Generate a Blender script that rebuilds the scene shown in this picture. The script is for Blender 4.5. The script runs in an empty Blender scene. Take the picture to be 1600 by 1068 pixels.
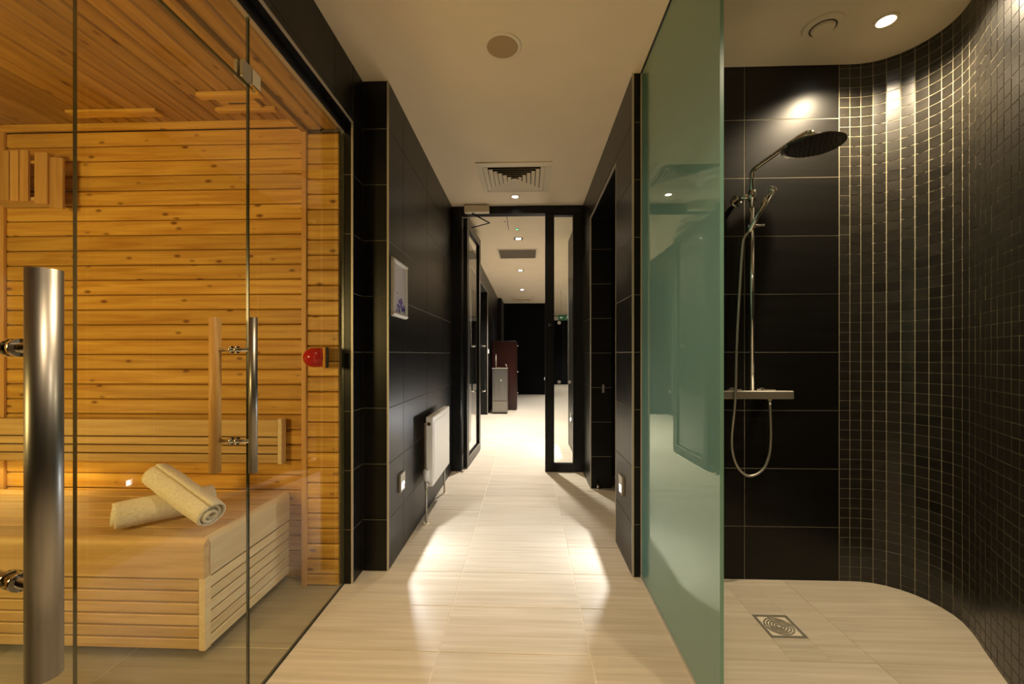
import bpy, math, random
from mathutils import Vector, Matrix
random.seed(7)
S = bpy.context.scene
COL = S.collection
PI = math.pi

# ------------------------------------------------------------------ camera, world, exposure
H = 1.164                      # eye height
YAW = math.radians(2.02)
cd = bpy.data.cameras.new('camera')
cd.sensor_width = 36.0
cd.lens = 652.0 / 1600.0 * 36.0
cd.shift_y = 19.0 / 1600.0
cd.clip_start = 0.02
cam = bpy.data.objects.new('camera', cd)
COL.objects.link(cam)
cam.location = (0, 0, H)
cam.rotation_euler = (PI / 2, 0, YAW)
S.camera = cam
S.view_settings.view_transform = 'Standard'
S.view_settings.look = 'None'
S.view_settings.gamma = 1.0
S.view_settings.use_curve_mapping = False
S.view_settings.exposure = 0.0
w = bpy.data.worlds.new('world'); S.world = w; w.use_nodes = True
w.node_tree.nodes['Background'].inputs[0].default_value = (0.9, 0.8, 0.65, 1)
w.node_tree.nodes['Background'].inputs[1].default_value = 0.0
S.cycles.max_bounces = 12
S.cycles.transparent_max_bounces = 24
S.cycles.sample_clamp_indirect = 4.0
S.cycles.use_denoising = True
S.cycles.blur_glossy = 0.0


def light(name, kind, loc, energy, color, size=0.05, rot=(0, 0, 0), spot=None, blend=0.5, size_y=None):
    l = bpy.data.lights.new(name, kind)
    l.energy = energy; l.color = color
    if kind == 'AREA':
        l.size = size
        if size_y:
            l.shape = 'RECTANGLE'; l.size_y = size_y
    else:
        l.shadow_soft_size = size
    if kind == 'SPOT':
        l.spot_size = spot; l.spot_blend = blend
    o = bpy.data.objects.new(name, l)
    o.location = loc; o.rotation_euler = rot
    COL.objects.link(o)
    return o


WARM = (1.0, 0.75, 0.46)
HALL = (1.0, 0.94, 0.87)
SAUN = (1.0, 0.70, 0.26)
R = math.radians
# corridor ceiling downlights (the one by the door is in view, the next lies above the frame, the last two are added unseen fill)
light('corridor_lamp', 'SPOT', (-.108, 3.88, 2.60), 60, WARM, .04, spot=R(120), blend=.9)
light('corridor_lamp', 'SPOT', (-.10, 1.12, 2.60), 110, WARM, .05, spot=R(98), blend=1)
light('corridor_lamp', 'SPOT', (-.10, 0.0, 2.60), 70, WARM, .05, spot=R(92), blend=1)
light('corridor_lamp', 'SPOT', (-.10, -1.0, 2.60), 50, WARM, .05, spot=R(92), blend=1)
# hall downlights
light('hall_lamp', 'SPOT', (-.106, 5.30, 2.60), 470, HALL, .05, spot=R(110), blend=.8)
light('hall_lamp', 'SPOT', (-.110, 7.30, 2.60), 520, HALL, .05, spot=R(110), blend=.8)
light('hall_lamp', 'SPOT', (-.105, 9.50, 2.60), 130, (.86, .90, 1), .05, spot=R(100), blend=.8)
light('hall_lamp', 'SPOT', (1.9, 10.5, 2.60), 300, HALL, .05, spot=R(110), blend=.8)
light('hall_lamp', 'SPOT', (1.9, 14.2, 2.60), 300, HALL, .05, spot=R(120), blend=.8)
# shower downlight
light('shower_lamp', 'SPOT', (1.60, 1.917, 2.625), 130, (1, .80, .53), .03, spot=R(141), blend=.75)
light('shower_lamp', 'SPOT', (1.05, 0.55, 2.62), 55, (1, .82, .56), .04, spot=R(130), blend=.8)  # unseen second spot, added as fill for the near shower
# sauna
light('sauna_fill', 'AREA', (-2.1, -.3, 1.45), 29, SAUN, .5, rot=(R(82), 0, 0))  # unseen fill without a fitting, added to light the back boards
light('sauna_side_fill', 'POINT', (-2.8, 1.2, .80), 10, (1, .80, .25), .08)  # unseen fill added out of frame to yellow the lower left boards
light('sauna_glow', 'AREA', (-2.55, 2.06, .585), .7, (1, .74, .30), .6, rot=(R(-15), 0, 0), size_y=.03)


# ------------------------------------------------------------------ materials
def mat(name):
    m = bpy.data.materials.new(name); m.use_nodes = True
    nt = m.node_tree
    return m, nt, nt.nodes['Principled BSDF']


def N(nt, t, **kw):
    n = nt.nodes.new(t)
    for k, v in kw.items():
        setattr(n, k, v)
    return n


def ramp(nt, stops):
    r = nt.nodes.new('ShaderNodeValToRGB')
    e = r.color_ramp.elements
    while len(e) < len(stops):
        e.new(.5)
    for i, (p, c) in enumerate(stops):
        e[i].position = p; e[i].color = (*c, 1)
    return r


def plain(name, color, rough=.5, metal=0.0, spec=.5, noise=0.0, scale=20, emit=None, es=0):
    m, nt, b = mat(name)
    b.inputs['Base Color'].default_value = (*color, 1)
    b.inputs['Roughness'].default_value = rough
    b.inputs['Metallic'].default_value = metal
    b.inputs['Specular IOR Level'].default_value = spec
    if noise:
        n = N(nt, 'ShaderNodeTexNoise'); n.inputs['Scale'].default_value = scale
        n.inputs['Detail'].default_value = 5
        tc = N(nt, 'ShaderNodeNewGeometry')
        nt.links.new(tc.outputs['Position'], n.inputs['Vector'])
        c2 = tuple(max(0, c * (1 - noise)) for c in color); c3 = tuple(min(1, c * (1 + noise)) for c in color)
        r = ramp(nt, [(.3, c2), (.7, c3)])
        nt.links.new(n.outputs['Fac'], r.inputs['Fac'])
        nt.links.new(r.outputs['Color'], b.inputs['Base Color'])
    if emit:
        b.inputs['Emission Color'].default_value = (*emit, 1)
        b.inputs['Emission Strength'].default_value = es
    return m


def stretched(name, stops, sc, rough, rrange=None, rnd=0.0, bump=0.0, spec=.5, nscale=1.0, detail=6, metal=0):
    """noise stretched along an axis: stone streaks, brushed steel, tile grain"""
    m, nt, b = mat(name)
    g = N(nt, 'ShaderNodeNewGeometry'); oi = N(nt, 'ShaderNodeObjectInfo')
    mp = N(nt, 'ShaderNodeMapping'); mp.inputs['Scale'].default_value = sc
    ad = N(nt, 'ShaderNodeVectorMath', operation='SCALE'); ad.inputs['Scale'].default_value = 13.0
    cb = N(nt, 'ShaderNodeCombineXYZ')
    for i in range(3):
        nt.links.new(oi.outputs['Random'], cb.inputs[i])
    nt.links.new(cb.outputs[0], ad.inputs[0])
    s2 = N(nt, 'ShaderNodeVectorMath', operation='ADD')
    nt.links.new(g.outputs['Position'], mp.inputs['Vector'])
    nt.links.new(mp.outputs[0], s2.inputs[0]); nt.links.new(ad.outputs[0], s2.inputs[1])
    n = N(nt, 'ShaderNodeTexNoise'); n.inputs['Scale'].default_value = nscale; n.inputs['Detail'].default_value = detail
    n.inputs['Roughness'].default_value = .6
    nt.links.new(s2.outputs[0], n.inputs['Vector'])
    r = ramp(nt, stops)
    nt.links.new(n.outputs['Fac'], r.inputs['Fac'])
    out = r.outputs['Color']
    if rnd:
        hs = N(nt, 'ShaderNodeHueSaturation')
        mr = N(nt, 'ShaderNodeMapRange'); mr.inputs['To Min'].default_value = 1 - rnd; mr.inputs['To Max'].default_value = 1 + rnd
        nt.links.new(oi.outputs['Random'], mr.inputs['Value'])
        nt.links.new(mr.outputs[0], hs.inputs['Value']); nt.links.new(out, hs.inputs['Color'])
        out = hs.outputs['Color']
    nt.links.new(out, b.inputs['Base Color'])
    b.inputs['Roughness'].default_value = rough
    b.inputs['Specular IOR Level'].default_value = spec
    b.inputs['Metallic'].default_value = metal
    if bump:
        bp = N(nt, 'ShaderNodeBump'); bp.inputs['Strength'].default_value = bump; bp.inputs['Distance'].default_value = .002
        nt.links.new(n.outputs['Fac'], bp.inputs['Height']); nt.links.new(bp.outputs[0], b.inputs['Normal'])
    return m


def pine(name, axis, light_c, mid_c, knot=True, rough=.45):
    """wood with grain along the axis (0=x 1=y 2=z), random tone for each board, dark knots"""
    m, nt, b = mat(name)
    g = N(nt, 'ShaderNodeNewGeometry'); oi = N(nt, 'ShaderNodeObjectInfo')
    cb = N(nt, 'ShaderNodeCombineXYZ')
    nt.links.new(oi.outputs['Random'], cb.inputs[0]); nt.links.new(oi.outputs['Random'], cb.inputs[1]); nt.links.new(oi.outputs['Random'], cb.inputs[2])
    sc = N(nt, 'ShaderNodeVectorMath', operation='SCALE'); sc.inputs['Scale'].default_value = 37.0
    nt.links.new(cb.outputs[0], sc.inputs[0])
    ad = N(nt, 'ShaderNodeVectorMath', operation='ADD')
    nt.links.new(g.outputs['Position'], ad.inputs[0]); nt.links.new(sc.outputs[0], ad.inputs[1])
    mp = N(nt, 'ShaderNodeMapping'); s = [38.0, 38.0, 38.0]; s[axis] = 2.2; mp.inputs['Scale'].default_value = s
    nt.links.new(ad.outputs[0], mp.inputs['Vector'])
    n = N(nt, 'ShaderNodeTexNoise'); n.inputs['Scale'].default_value = 1; n.inputs['Detail'].default_value = 4
    n.inputs['Distortion'].default_value = .6
    nt.links.new(mp.outputs[0], n.inputs['Vector'])
    r = ramp(nt, [(.32, mid_c), (.62, light_c)])
    nt.links.new(n.outputs['Fac'], r.inputs['Fac'])
    hs = N(nt, 'ShaderNodeHueSaturation')
    mr = N(nt, 'ShaderNodeMapRange'); mr.inputs['To Min'].default_value = .88; mr.inputs['To Max'].default_value = 1.12
    nt.links.new(oi.outputs['Random'], mr.inputs['Value']); nt.links.new(mr.outputs[0], hs.inputs['Value'])
    nt.links.new(r.outputs['Color'], hs.inputs['Color'])
    out = hs.outputs['Color']
    if knot:
        m2 = N(nt, 'ShaderNodeMapping'); s = [15.0, 15.0, 15.0]; s[axis] = 7.0; m2.inputs['Scale'].default_value = s
        nt.links.new(ad.outputs[0], m2.inputs['Vector'])
        v = N(nt, 'ShaderNodeTexVoronoi'); v.inputs['Scale'].default_value = 1; v.inputs['Randomness'].default_value = 1
        nt.links.new(m2.outputs[0], v.inputs['Vector'])
        kr = ramp(nt, [(.0, (1, 1, 1)), (.09, (.7, .7, .7)), (.17, (0, 0, 0))])
        nt.links.new(v.outputs['Distance'], kr.inputs['Fac'])
        mx = N(nt, 'ShaderNodeMixRGB'); mx.inputs['Color2'].default_value = (.13, .036, .008, 1)
        nt.links.new(kr.outputs['Color'], mx.inputs['Fac']); nt.links.new(out, mx.inputs['Color1'])
        out = mx.outputs[0]
    nt.links.new(out, b.inputs['Base Color'])
    b.inputs['Roughness'].default_value = rough
    b.inputs['Specular IOR Level'].default_value = .3
    return m


def glass(name, tint, ior=1.5, rough=0.0):
    m = bpy.data.materials.new(name); m.use_nodes = True
    nt = m.node_tree; nt.nodes.remove(nt.nodes['Principled BSDF'])
    out = nt.nodes['Material Output']
    t = N(nt, 'ShaderNodeBsdfTransparent'); t.inputs[0].default_value = (*tint, 1)
    gl = N(nt, 'ShaderNodeBsdfGlossy'); gl.inputs['Roughness'].default_value = rough; gl.inputs['Color'].default_value = (1, 1, 1, 1)
    f = N(nt, 'ShaderNodeFresnel'); f.inputs['IOR'].default_value = ior
    gm = N(nt, 'ShaderNodeNewGeometry'); inv = N(nt, 'ShaderNodeMath', operation='SUBTRACT'); inv.inputs[0].default_value = 1
    nt.links.new(gm.outputs['Backfacing'], inv.inputs[1])
    mu = N(nt, 'ShaderNodeMath', operation='MULTIPLY')
    nt.links.new(f.outputs[0], mu.inputs[0]); nt.links.new(inv.outputs[0], mu.inputs[1])
    mx = N(nt, 'ShaderNodeMixShader')
    nt.links.new(mu.outputs[0], mx.inputs[0]); nt.links.new(t.outputs[0], mx.inputs[1]); nt.links.new(gl.outputs[0], mx.inputs[2])
    nt.links.new(mx.outputs[0], out.inputs[0])
    return m


def frosted(name):
    """green sandblasted glass with a polished corridor face"""
    m = bpy.data.materials.new(name); m.use_nodes = True
    nt = m.node_tree; nt.nodes.remove(nt.nodes['Principled BSDF'])
    out = nt.nodes['Material Output']
    d = N(nt, 'ShaderNodeBsdfDiffuse'); d.inputs[0].default_value = (.25, .47, .42, 1)
    tr = N(nt, 'ShaderNodeBsdfTranslucent'); tr.inputs[0].default_value = (.62, .97, .90, 1)
    m1 = N(nt, 'ShaderNodeMixShader'); m1.inputs[0].default_value = .5
    nt.links.new(d.outputs[0], m1.inputs[1]); nt.links.new(tr.outputs[0], m1.inputs[2])
    gl = N(nt, 'ShaderNodeBsdfGlossy'); gl.inputs['Roughness'].default_value = 0.015; gl.inputs['Color'].default_value = (.86, .95, .84, 1)
    f = N(nt, 'ShaderNodeFresnel'); f.inputs['IOR'].default_value = 2.6
    mx = N(nt, 'ShaderNodeMixShader')
    nt.links.new(f.outputs[0], mx.inputs[0]); nt.links.new(m1.outputs[0], mx.inputs[1]); nt.links.new(gl.outputs[0], mx.inputs[2])
    nt.links.new(mx.outputs[0], out.inputs[0])
    return m


M = {}
M['tile'] = stretched('black_tile', [(.3, (.0038, .0035, .003)), (.75, (.008, .0073, .006))], (2, 2, 26), .34, rnd=.12, bump=.03, spec=.26)
M['mosaic'] = stretched('mosaic_tile', [(.3, (.011, .0095, .0075)), (.75, (.026, .023, .018))], (9, 9, 26), .30, rnd=.28, bump=.12, spec=.5)
M['grout'] = plain('cream_grout', (.24, .215, .15), .9, noise=.1)
M['mgrout'] = plain('mosaic_grout', (.27, .245, .165), .9, noise=.1)
M['dark_grout'] = plain('dark_joint', (.03, .028, .025), .9)
M['trim'] = plain('satin_edge_trim', (.50, .46, .38), .45, metal=.4)
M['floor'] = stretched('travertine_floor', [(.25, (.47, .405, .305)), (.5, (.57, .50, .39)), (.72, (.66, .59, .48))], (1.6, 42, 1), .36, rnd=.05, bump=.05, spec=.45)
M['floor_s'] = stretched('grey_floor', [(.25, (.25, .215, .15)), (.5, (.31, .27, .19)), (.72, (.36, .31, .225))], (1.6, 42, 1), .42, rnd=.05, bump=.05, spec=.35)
M['fgrout'] = plain('floor_grout', (.72, .64, .50), .9)
M['ceiling'] = plain('ceiling_paint', (.86, .735, .55), .85, noise=.02, scale=3)
M['black'] = plain('black_paint', (.006, .006, .006), .4)
M['frame'] = plain('black_metal', (.006, .006, .006), .3, spec=.28)
M['white'] = plain('white_enamel', (.88, .86, .80), .3)
M['cream'] = plain('cream_plastic', (.80, .70, .53), .5)
M['grill'] = plain('dark_grille', (.06, .045, .03), .6)
M['ventbrown'] = plain('brown_grille', (.13, .10, .065), .7)
M['chrome'] = plain('chrome', (.80, .79, .76), .07, metal=1)
M['steel'] = stretched('brushed_steel', [(.3, (.22, .21, .195)), (.7, (.36, .345, .325))], (60, 60, 2), .36, metal=1, spec=.5)
M['steel_d'] = plain('steel', (.5, .47, .40), .35, metal=.75)
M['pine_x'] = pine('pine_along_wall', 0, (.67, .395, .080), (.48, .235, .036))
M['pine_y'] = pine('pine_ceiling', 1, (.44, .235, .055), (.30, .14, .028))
M['pine_z'] = pine('pine_upright', 2, (.62, .36, .12), (.50, .26, .07), knot=False)
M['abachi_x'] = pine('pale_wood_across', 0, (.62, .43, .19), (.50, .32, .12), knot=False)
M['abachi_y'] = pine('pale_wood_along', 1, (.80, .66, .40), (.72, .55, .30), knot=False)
M['pine_back'] = plain('wood_gap', (.10, .045, .014), .9)
M['gap_shade'] = plain('bench_gap_shade', (.022, .010, .004), .9)  # near black: the shade between slats is put into this colour
M['glass'] = glass('clear_glass', (.975, .985, .965), 1.5)
M['glass_edge'] = plain('glass_edge', (.030, .036, .018), .25)
M['screen'] = frosted('green_glass')
M['screen_edge'] = plain('green_glass_edge', (.20, .40, .33), .25)
M['towel'] = plain('cream_towel', (.80, .74, .60), 1.0, noise=.12, scale=120)
M['red'] = plain('red_plastic', (.45, .01, .008), .18)
M['orange'] = plain('amber_plastic', (.7, .30, .03), .5)
M['wine'] = stretched('dark_red_wood', [(.3, (.014, .0025, .0018)), (.7, (.024, .005, .003))], (30, 30, 2), .25)
M['lamp'] = plain('lit_lens', (1, 1, 1), .5, emit=(1, .92, .78), es=22)
M['led'] = plain('lit_led', (1, 1, 1), .5, emit=(1, .95, .88), es=9)
M['green_led'] = plain('green_led', (.1, .8, .3), .5, emit=(.15, 1, .45), es=1.2)
M['exit_green'] = plain('sign_green', (.01, .10, .05), .5, emit=(.02, .22, .09), es=.05)
M['exit_white'] = plain('sign_white', (.8, .9, .8), .5, emit=(.7, .9, .75), es=.08)
M['dot'] = plain('frosted_dot', (.45, .43, .38), .8)
M['rubber'] = plain('black_rubber', (.012, .012, .012), .6)


# ------------------------------------------------------------------ helpers
WL = {}


def wl(o):
    return WL.get(o.name, Vector((0, 0, 0))) if o else Vector((0, 0, 0))


def put(o, parent, world):
    COL.objects.link(o)
    if parent:
        o.parent = parent
        o.location = Vector(world) - wl(parent)
    else:
        o.location = world
    WL[o.name] = Vector(world)
    return o


def tag(o, label=None, cat=None, group=None, kind=None):
    if label: o['label'] = label
    if cat: o['category'] = cat
    if group: o['group'] = group
    if kind: o['kind'] = kind
    return o


def empty(name, loc, label=None, cat=None, group=None, kind=None, parent=None):
    o = bpy.data.objects.new(name, None); o.empty_display_size = .05
    put(o, parent, loc)
    return tag(o, label, cat, group, kind)


class MB:
    def __init__(s):
        s.v = []; s.f = []; s.m = []; s.sm = []

    def add(s, vs, fs, mi=0, smooth=False):
        b = len(s.v)
        s.v += [tuple(v) for v in vs]
        for f in fs:
            s.f.append([b + i for i in f]); s.m.append(mi); s.sm.append(smooth)
        return s

    def box(s, x0, x1, y0, y1, z0, z1, mi=0):
        v = [(x0, y0, z0), (x1, y0, z0), (x1, y1, z0), (x0, y1, z0), (x0, y0, z1), (x1, y0, z1), (x1, y1, z1), (x0, y1, z1)]
        return s.add(v, [(0, 3, 2, 1), (4, 5, 6, 7), (0, 1, 5, 4), (1, 2, 6, 5), (2, 3, 7, 6), (3, 0, 4, 7)], mi)

    def prism(s, prof, axis, a0, a1, mi=0, smooth=False):
        """profile in the two other axes (in xyz order), swept along the axis"""
        n = len(prof); vs = []
        for a in (a0, a1):
            for p, q in prof:
                vs.append({0: (a, p, q), 1: (p, a, q), 2: (p, q, a)}[axis])
        fs = [(i, (i + 1) % n, n + (i + 1) % n, n + i) for i in range(n)]
        ar = sum(prof[i][0] * prof[(i + 1) % n][1] - prof[(i + 1) % n][0] * prof[i][1] for i in range(n))
        flip = (ar < 0) != (axis == 1)
        caps = [tuple(range(n))[::-1], tuple(range(n, 2 * n))]
        if flip:
            fs = [f[::-1] for f in fs]; caps = [c[::-1] for c in caps]
        s.add(vs, fs, mi, smooth)
        b = len(s.v) - 2 * n
        for c in caps:
            s.f.append([b + i for i in c]); s.m.append(mi); s.sm.append(False)
        return s

    def tube(s, pts, r, seg=12, mi=0, caps=True, radii=None):
        pts = [Vector(p) for p in pts]
        rings = []; up = None
        for i, p in enumerate(pts):
            t = (pts[min(i + 1, len(pts) - 1)] - pts[max(i - 1, 0)]).normalized()
            if up is None:
                up = Vector((0, 0, 1)) if abs(t.z) < .9 else Vector((1, 0, 0))
            a = (up - t * up.dot(t)).normalized(); up = a
            b = t.cross(a)
            rr = radii[i] if radii else r
            rings.append([p + (a * math.cos(2 * PI * k / seg) + b * math.sin(2 * PI * k / seg)) * rr for k in range(seg)])
        vs = [q for ring in rings for q in ring]; fs = []
        for i in range(len(rings) - 1):
            for k in range(seg):
                k2 = (k + 1) % seg
                fs.append((i * seg + k, i * seg + k2, (i + 1) * seg + k2, (i + 1) * seg + k))
        s.add(vs, fs, mi, True)
        if caps:
            b0 = len(s.v) - len(vs)
            s.f.append([b0 + k for k in range(seg)][::-1]); s.m.append(mi); s.sm.append(False)
            s.f.append([b0 + (len(rings) - 1) * seg + k for k in range(seg)]); s.m.append(mi); s.sm.append(False)
        return s

    def lathe(s, prof, c, axis=2, seg=32, mi=0):
        """profile (radius, height) turned about the axis through c; give it bottom to top, open ends capped"""
        c = Vector(c); vs = []
        for r, h in prof:
            for k in range(seg):
                a = 2 * PI * k / seg
                p, q = r * math.cos(a), r * math.sin(a)
                vs.append(c + Vector({2: (p, q, h), 0: (h, p, q), 1: (q, h, p)}[axis]))
        fs = []
        for i in range(len(prof) - 1):
            for k in range(seg):
                k2 = (k + 1) % seg
                fs.append((i * seg + k, i * seg + k2, (i + 1) * seg + k2, (i + 1) * seg + k))
        fs.append(tuple(range(seg))[::-1]); fs.append(tuple(range((len(prof) - 1) * seg, len(prof) * seg)))
        return s.add(vs, fs, mi, False)

    def build(s, name, mats, parent=None, bevel=0, bseg=2, smooth=None, rot=None):
        me = bpy.data.meshes.new(name)
        xs = [v[0] for v in s.v]; ys = [v[1] for v in s.v]; zs = [v[2] for v in s.v]
        c = Vector(((min(xs) + max(xs)) / 2, (min(ys) + max(ys)) / 2, min(zs)))
        me.from_pydata([Vector(v) - c for v in s.v], [], s.f)
        if not isinstance(mats, (list, tuple)): mats = [mats]
        for m in mats: me.materials.append(M[m] if isinstance(m, str) else m)
        for p, mi, sm in zip(me.polygons, s.m, s.sm):
            p.material_index = mi; p.use_smooth = sm
        me.update()
        o = bpy.data.objects.new(name, me)
        put(o, parent, c)
        if bevel:
            b = o.modifiers.new('bevel', 'BEVEL'); b.width = bevel; b.segments = bseg; b.limit_method = 'ANGLE'; b.angle_limit = R(40)
        return o


CACHE = {}


def piece(name, key, maker, matname, parent, loc, kind=None):
    """one piece that shares its mesh with its equals; maker returns (verts, faces) about the origin"""
    k = (name, key, matname)
    if k not in CACHE:
        me = bpy.data.meshes.new(name)
        vs, fs = maker()
        me.from_pydata(vs, [], fs); me.materials.append(M[matname]); me.update()
        CACHE[k] = me
    o = bpy.data.objects.new(name, CACHE[k])
    put(o, parent, loc)
    return o


def slab(axis, n, wd, ht, th, ch=.0012):
    """a tile: back at 0, chamfered face at n*th. axis 'x','y' (upright along x / y) or 'h' (flat)"""
    def mk():
        a, b = wd / 2, ht / 2
        vs = []
        for (p, q, t) in ([(-a, -b, 0), (a, -b, 0), (a, b, 0), (-a, b, 0)] +
                          [(-a, -b, th - ch), (a, -b, th - ch), (a, b, th - ch), (-a, b, th - ch)] +
                          [(-a + ch, -b + ch, th), (a - ch, -b + ch, th), (a - ch, b - ch, th), (-a + ch, b - ch, th)]):
            if axis == 'x': vs.append((p, n * t, q))
            elif axis == 'y': vs.append((n * t, p, q))
            else: vs.append((p, q, n * t))
        fs = []
        for l in (0, 4):
            for k in range(4):
                fs.append((l + k, l + (k + 1) % 4, l + 4 + (k + 1) % 4, l + 4 + k))
        fs.append((8, 9, 10, 11)); fs.append((3, 2, 1, 0))
        e1 = Vector(vs[9]) - Vector(vs[8]); e2 = Vector(vs[11]) - Vector(vs[8])
        nn = e1.cross(e2); want = {'x': Vector((0, n, 0)), 'y': Vector((n, 0, 0)), 'h': Vector((0, 0, n))}[axis]
        if nn.dot(want) < 0: fs = [f[::-1] for f in fs]
        return vs, fs
    return mk


TH = .002


def cuts(a, b, joints):
    c = [a] + sorted(j for j in joints if a + .004 < j < b - .004) + [b]
    return list(zip(c[:-1], c[1:]))


def tiles(parent, axis, plane, n, u0, u1, v0, v1, uj, vj, matname='tile', holes=(), gap=.003, th=TH, name='wall_tile'):
    """cover a rectangle with separate tiles whose faces lie in the plane; joints recessed by th"""
    for a, b in cuts(u0, u1, uj):
        for c, d in cuts(v0, v1, vj):
            ea, eb = (gap / 2 if a > u0 + 1e-6 else 0), (gap / 2 if b < u1 - 1e-6 else 0)
            ec, ed = (gap / 2 if c > v0 + 1e-6 else 0), (gap / 2 if d < v1 - 1e-6 else 0)
            rects = [(a + ea, b - eb, c + ec, d - ed)]
            for h in holes:
                new = []
                for (p, q, r, s) in rects:
                    if h[0] >= q or h[1] <= p or h[2] >= s or h[3] <= r:
                        new.append((p, q, r, s)); continue
                    if h[0] > p: new.append((p, h[0], r, s))
                    if h[1] < q: new.append((h[1], q, r, s))
                    pp, qq = max(p, h[0]), min(q, h[1])
                    if h[2] > r: new.append((pp, qq, r, h[2]))
                    if h[3] < s: new.append((pp, qq, h[3], s))
                rects = new
            for (p, q, r, s) in rects:
                wd, ht = q - p, s - r
                if wd < .004 or ht < .004: continue
                u, v = (p + q) / 2, (r + s) / 2
                loc = {'x': (u, plane - n * th, v), 'y': (plane - n * th, u, v), 'h': (u, v, plane - n * th)}[axis]
                piece(name, (axis, n, round(wd, 4), round(ht, 4), th), slab(axis, n, wd, ht, th), matname, parent, loc)


def board(parent, axis, face, a0, a1, c, pitch, n, matname, name='board', th=.014, ch=.006, gap=.004, up=None):
    """tongue and groove board. axis: run along 0/1/2. face = (axis index, plane coord), c = centre in the remaining axis"""
    fa, fp = face
    ra = 3 - axis - fa
    L = a1 - a0; wv = (pitch - gap) / 2

    def mk():
        prof = [(-wv, 0), (wv, 0), (wv, th - ch), (wv - ch, th), (-wv + ch, th), (-wv, th - ch)]
        vs = []
        for a in (-L / 2, L / 2):
            for p, t in prof:
                v = [0, 0, 0]; v[axis] = a; v[ra] = p; v[fa] = n * t
                vs.append(tuple(v))
        k = 6
        fs = [(i, (i + 1) % k, k + (i + 1) % k, k + i) for i in range(k)] + [tuple(range(k))[::-1], tuple(range(k, 2 * k))]
        f = fs[3]  # the face at +t
        nn = (Vector(vs[f[1]]) - Vector(vs[f[0]])).cross(Vector(vs[f[2]]) - Vector(vs[f[0]]))
        if nn[fa] * n < 0: fs = [q[::-1] for q in fs]
        return vs, fs
    loc = [0, 0, 0]; loc[axis] = (a0 + a1) / 2; loc[ra] = c; loc[fa] = fp - n * th
    return piece(name, (axis, fa, n, round(L, 4), round(pitch, 4), th), mk, matname, parent, loc)


ZJ = [.274 + .3 * k for k in range(9)]
ZC = 2.63

# ------------------------------------------------------------------ floor
fl = MB().box(-3.0, 2.3, -1.6, 6.3, -.12, -TH).box(-1.9, 3.4, 6.3, 16.3, -.12, -TH).build('floor', 'fgrout')
tag(fl, 'pale travertine-look floor tiles running through the corridor into the hall', None, kind='structure')
YJ = [-1.6 + .3 * k + (2.22 % .3) - .02 for k in range(0, 40)]
YJ = [2.22 + .3 * k for k in range(-13, 60)]
tiles(fl, 'h', 0, 1, -.93, .61, -1.6, 6.3, [-.345, .245], YJ, 'floor', gap=.0035, name='floor_tile')
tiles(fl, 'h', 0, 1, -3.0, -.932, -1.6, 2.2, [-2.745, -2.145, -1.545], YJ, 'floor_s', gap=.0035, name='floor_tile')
DR = (1.005, 1.155, 1.752, 1.902)
tiles(fl, 'h', 0, 1, .61, 2.3, -1.6, 2.25, [1.32], [1.62, .42], 'floor', gap=.0015, holes=[DR], name='floor_tile')
tiles(fl, 'h', 0, 1, .61, 2.3, 2.62, 6.3, [.845, 1.445, 2.045], YJ, 'floor', gap=.0035, name='floor_tile')
tiles(fl, 'h', 0, 1, -1.9, -.93, 4.3, 6.3, [-1.545], YJ, 'floor', gap=.0035, name='floor_tile')
far = MB().box(-1.9, 3.4, 6.3, 16.3, -.009, 0).build('far_floor', 'floor', fl)

# ------------------------------------------------------------------ ceilings
ce = MB().box(-.89, .62, -1.6, 4.2, ZC, ZC + .15).box(-1.9, 3.4, 4.2, 16.3, ZC, ZC + .15).build('ceiling', 'ceiling')
tag(ce, 'warm white plaster ceiling over the corridor and hall', None, kind='structure')
ZS = 2.65
cs = MB().box(.62, 2.3, -1.6, 2.3, ZS, ZS + .13).build('ceiling_shower', 'ceiling')
tag(cs, 'warm white plaster ceiling over the walk-in shower', None, kind='structure')

# ------------------------------------------------------------------ left wall: sauna lintel, nib and pillar
b = MB()
b.box(-1.04, -.881 - TH, -1.6, 2.084 - TH, 2.338 + TH, ZC)           # lintel
b.box(-1.04, -.881 - TH, 2.084 + TH, 2.215, 0, ZC)                   # nib
b.box(-1.04, -.742 - TH, 2.215 + TH, 4.20, 0, ZC)                    # corridor stretch
wlft = b.build('wall_left', 'grout'); tag(wlft, 'black tiled corridor wall on the left beyond the sauna glass', None, kind='structure')
UJL = [2.487 + .6 * k for k in range(-8, 4)]
tiles(wlft, 'y', -.881, 1, -1.6, 2.084, 2.338, ZC, UJL, ZJ)
tiles(wlft, 'y', -.881, 1, 2.088, 2.215, 0, ZC, [], ZJ)
tiles(wlft, 'x', 2.084, -1, -.935, -.885, 0, 2.338, [], ZJ)
tiles(wlft, 'h', 2.338, -1, -.935, -.885, -1.6, 2.084, [], UJL)
tiles(wlft, 'x', 2.215, -1, -.881, -.746, 0, ZC, [], ZJ)
tiles(wlft, 'y', -.742, 1, 2.219, 4.12, 0, ZC, UJL, ZJ)
MB().box(-.889, -.8795, 2.0825, 2.090, 0, 2.3395).build('edge_trim', 'trim', wlft)
MB().box(-.889, -.8795, -1.6, 2.090, 2.3365, 2.344).build('edge_trim', 'trim', wlft)
MB().box(-.750, -.7405, 2.2135, 2.221, 0, ZC).build('edge_trim', 'trim', wlft)

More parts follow.
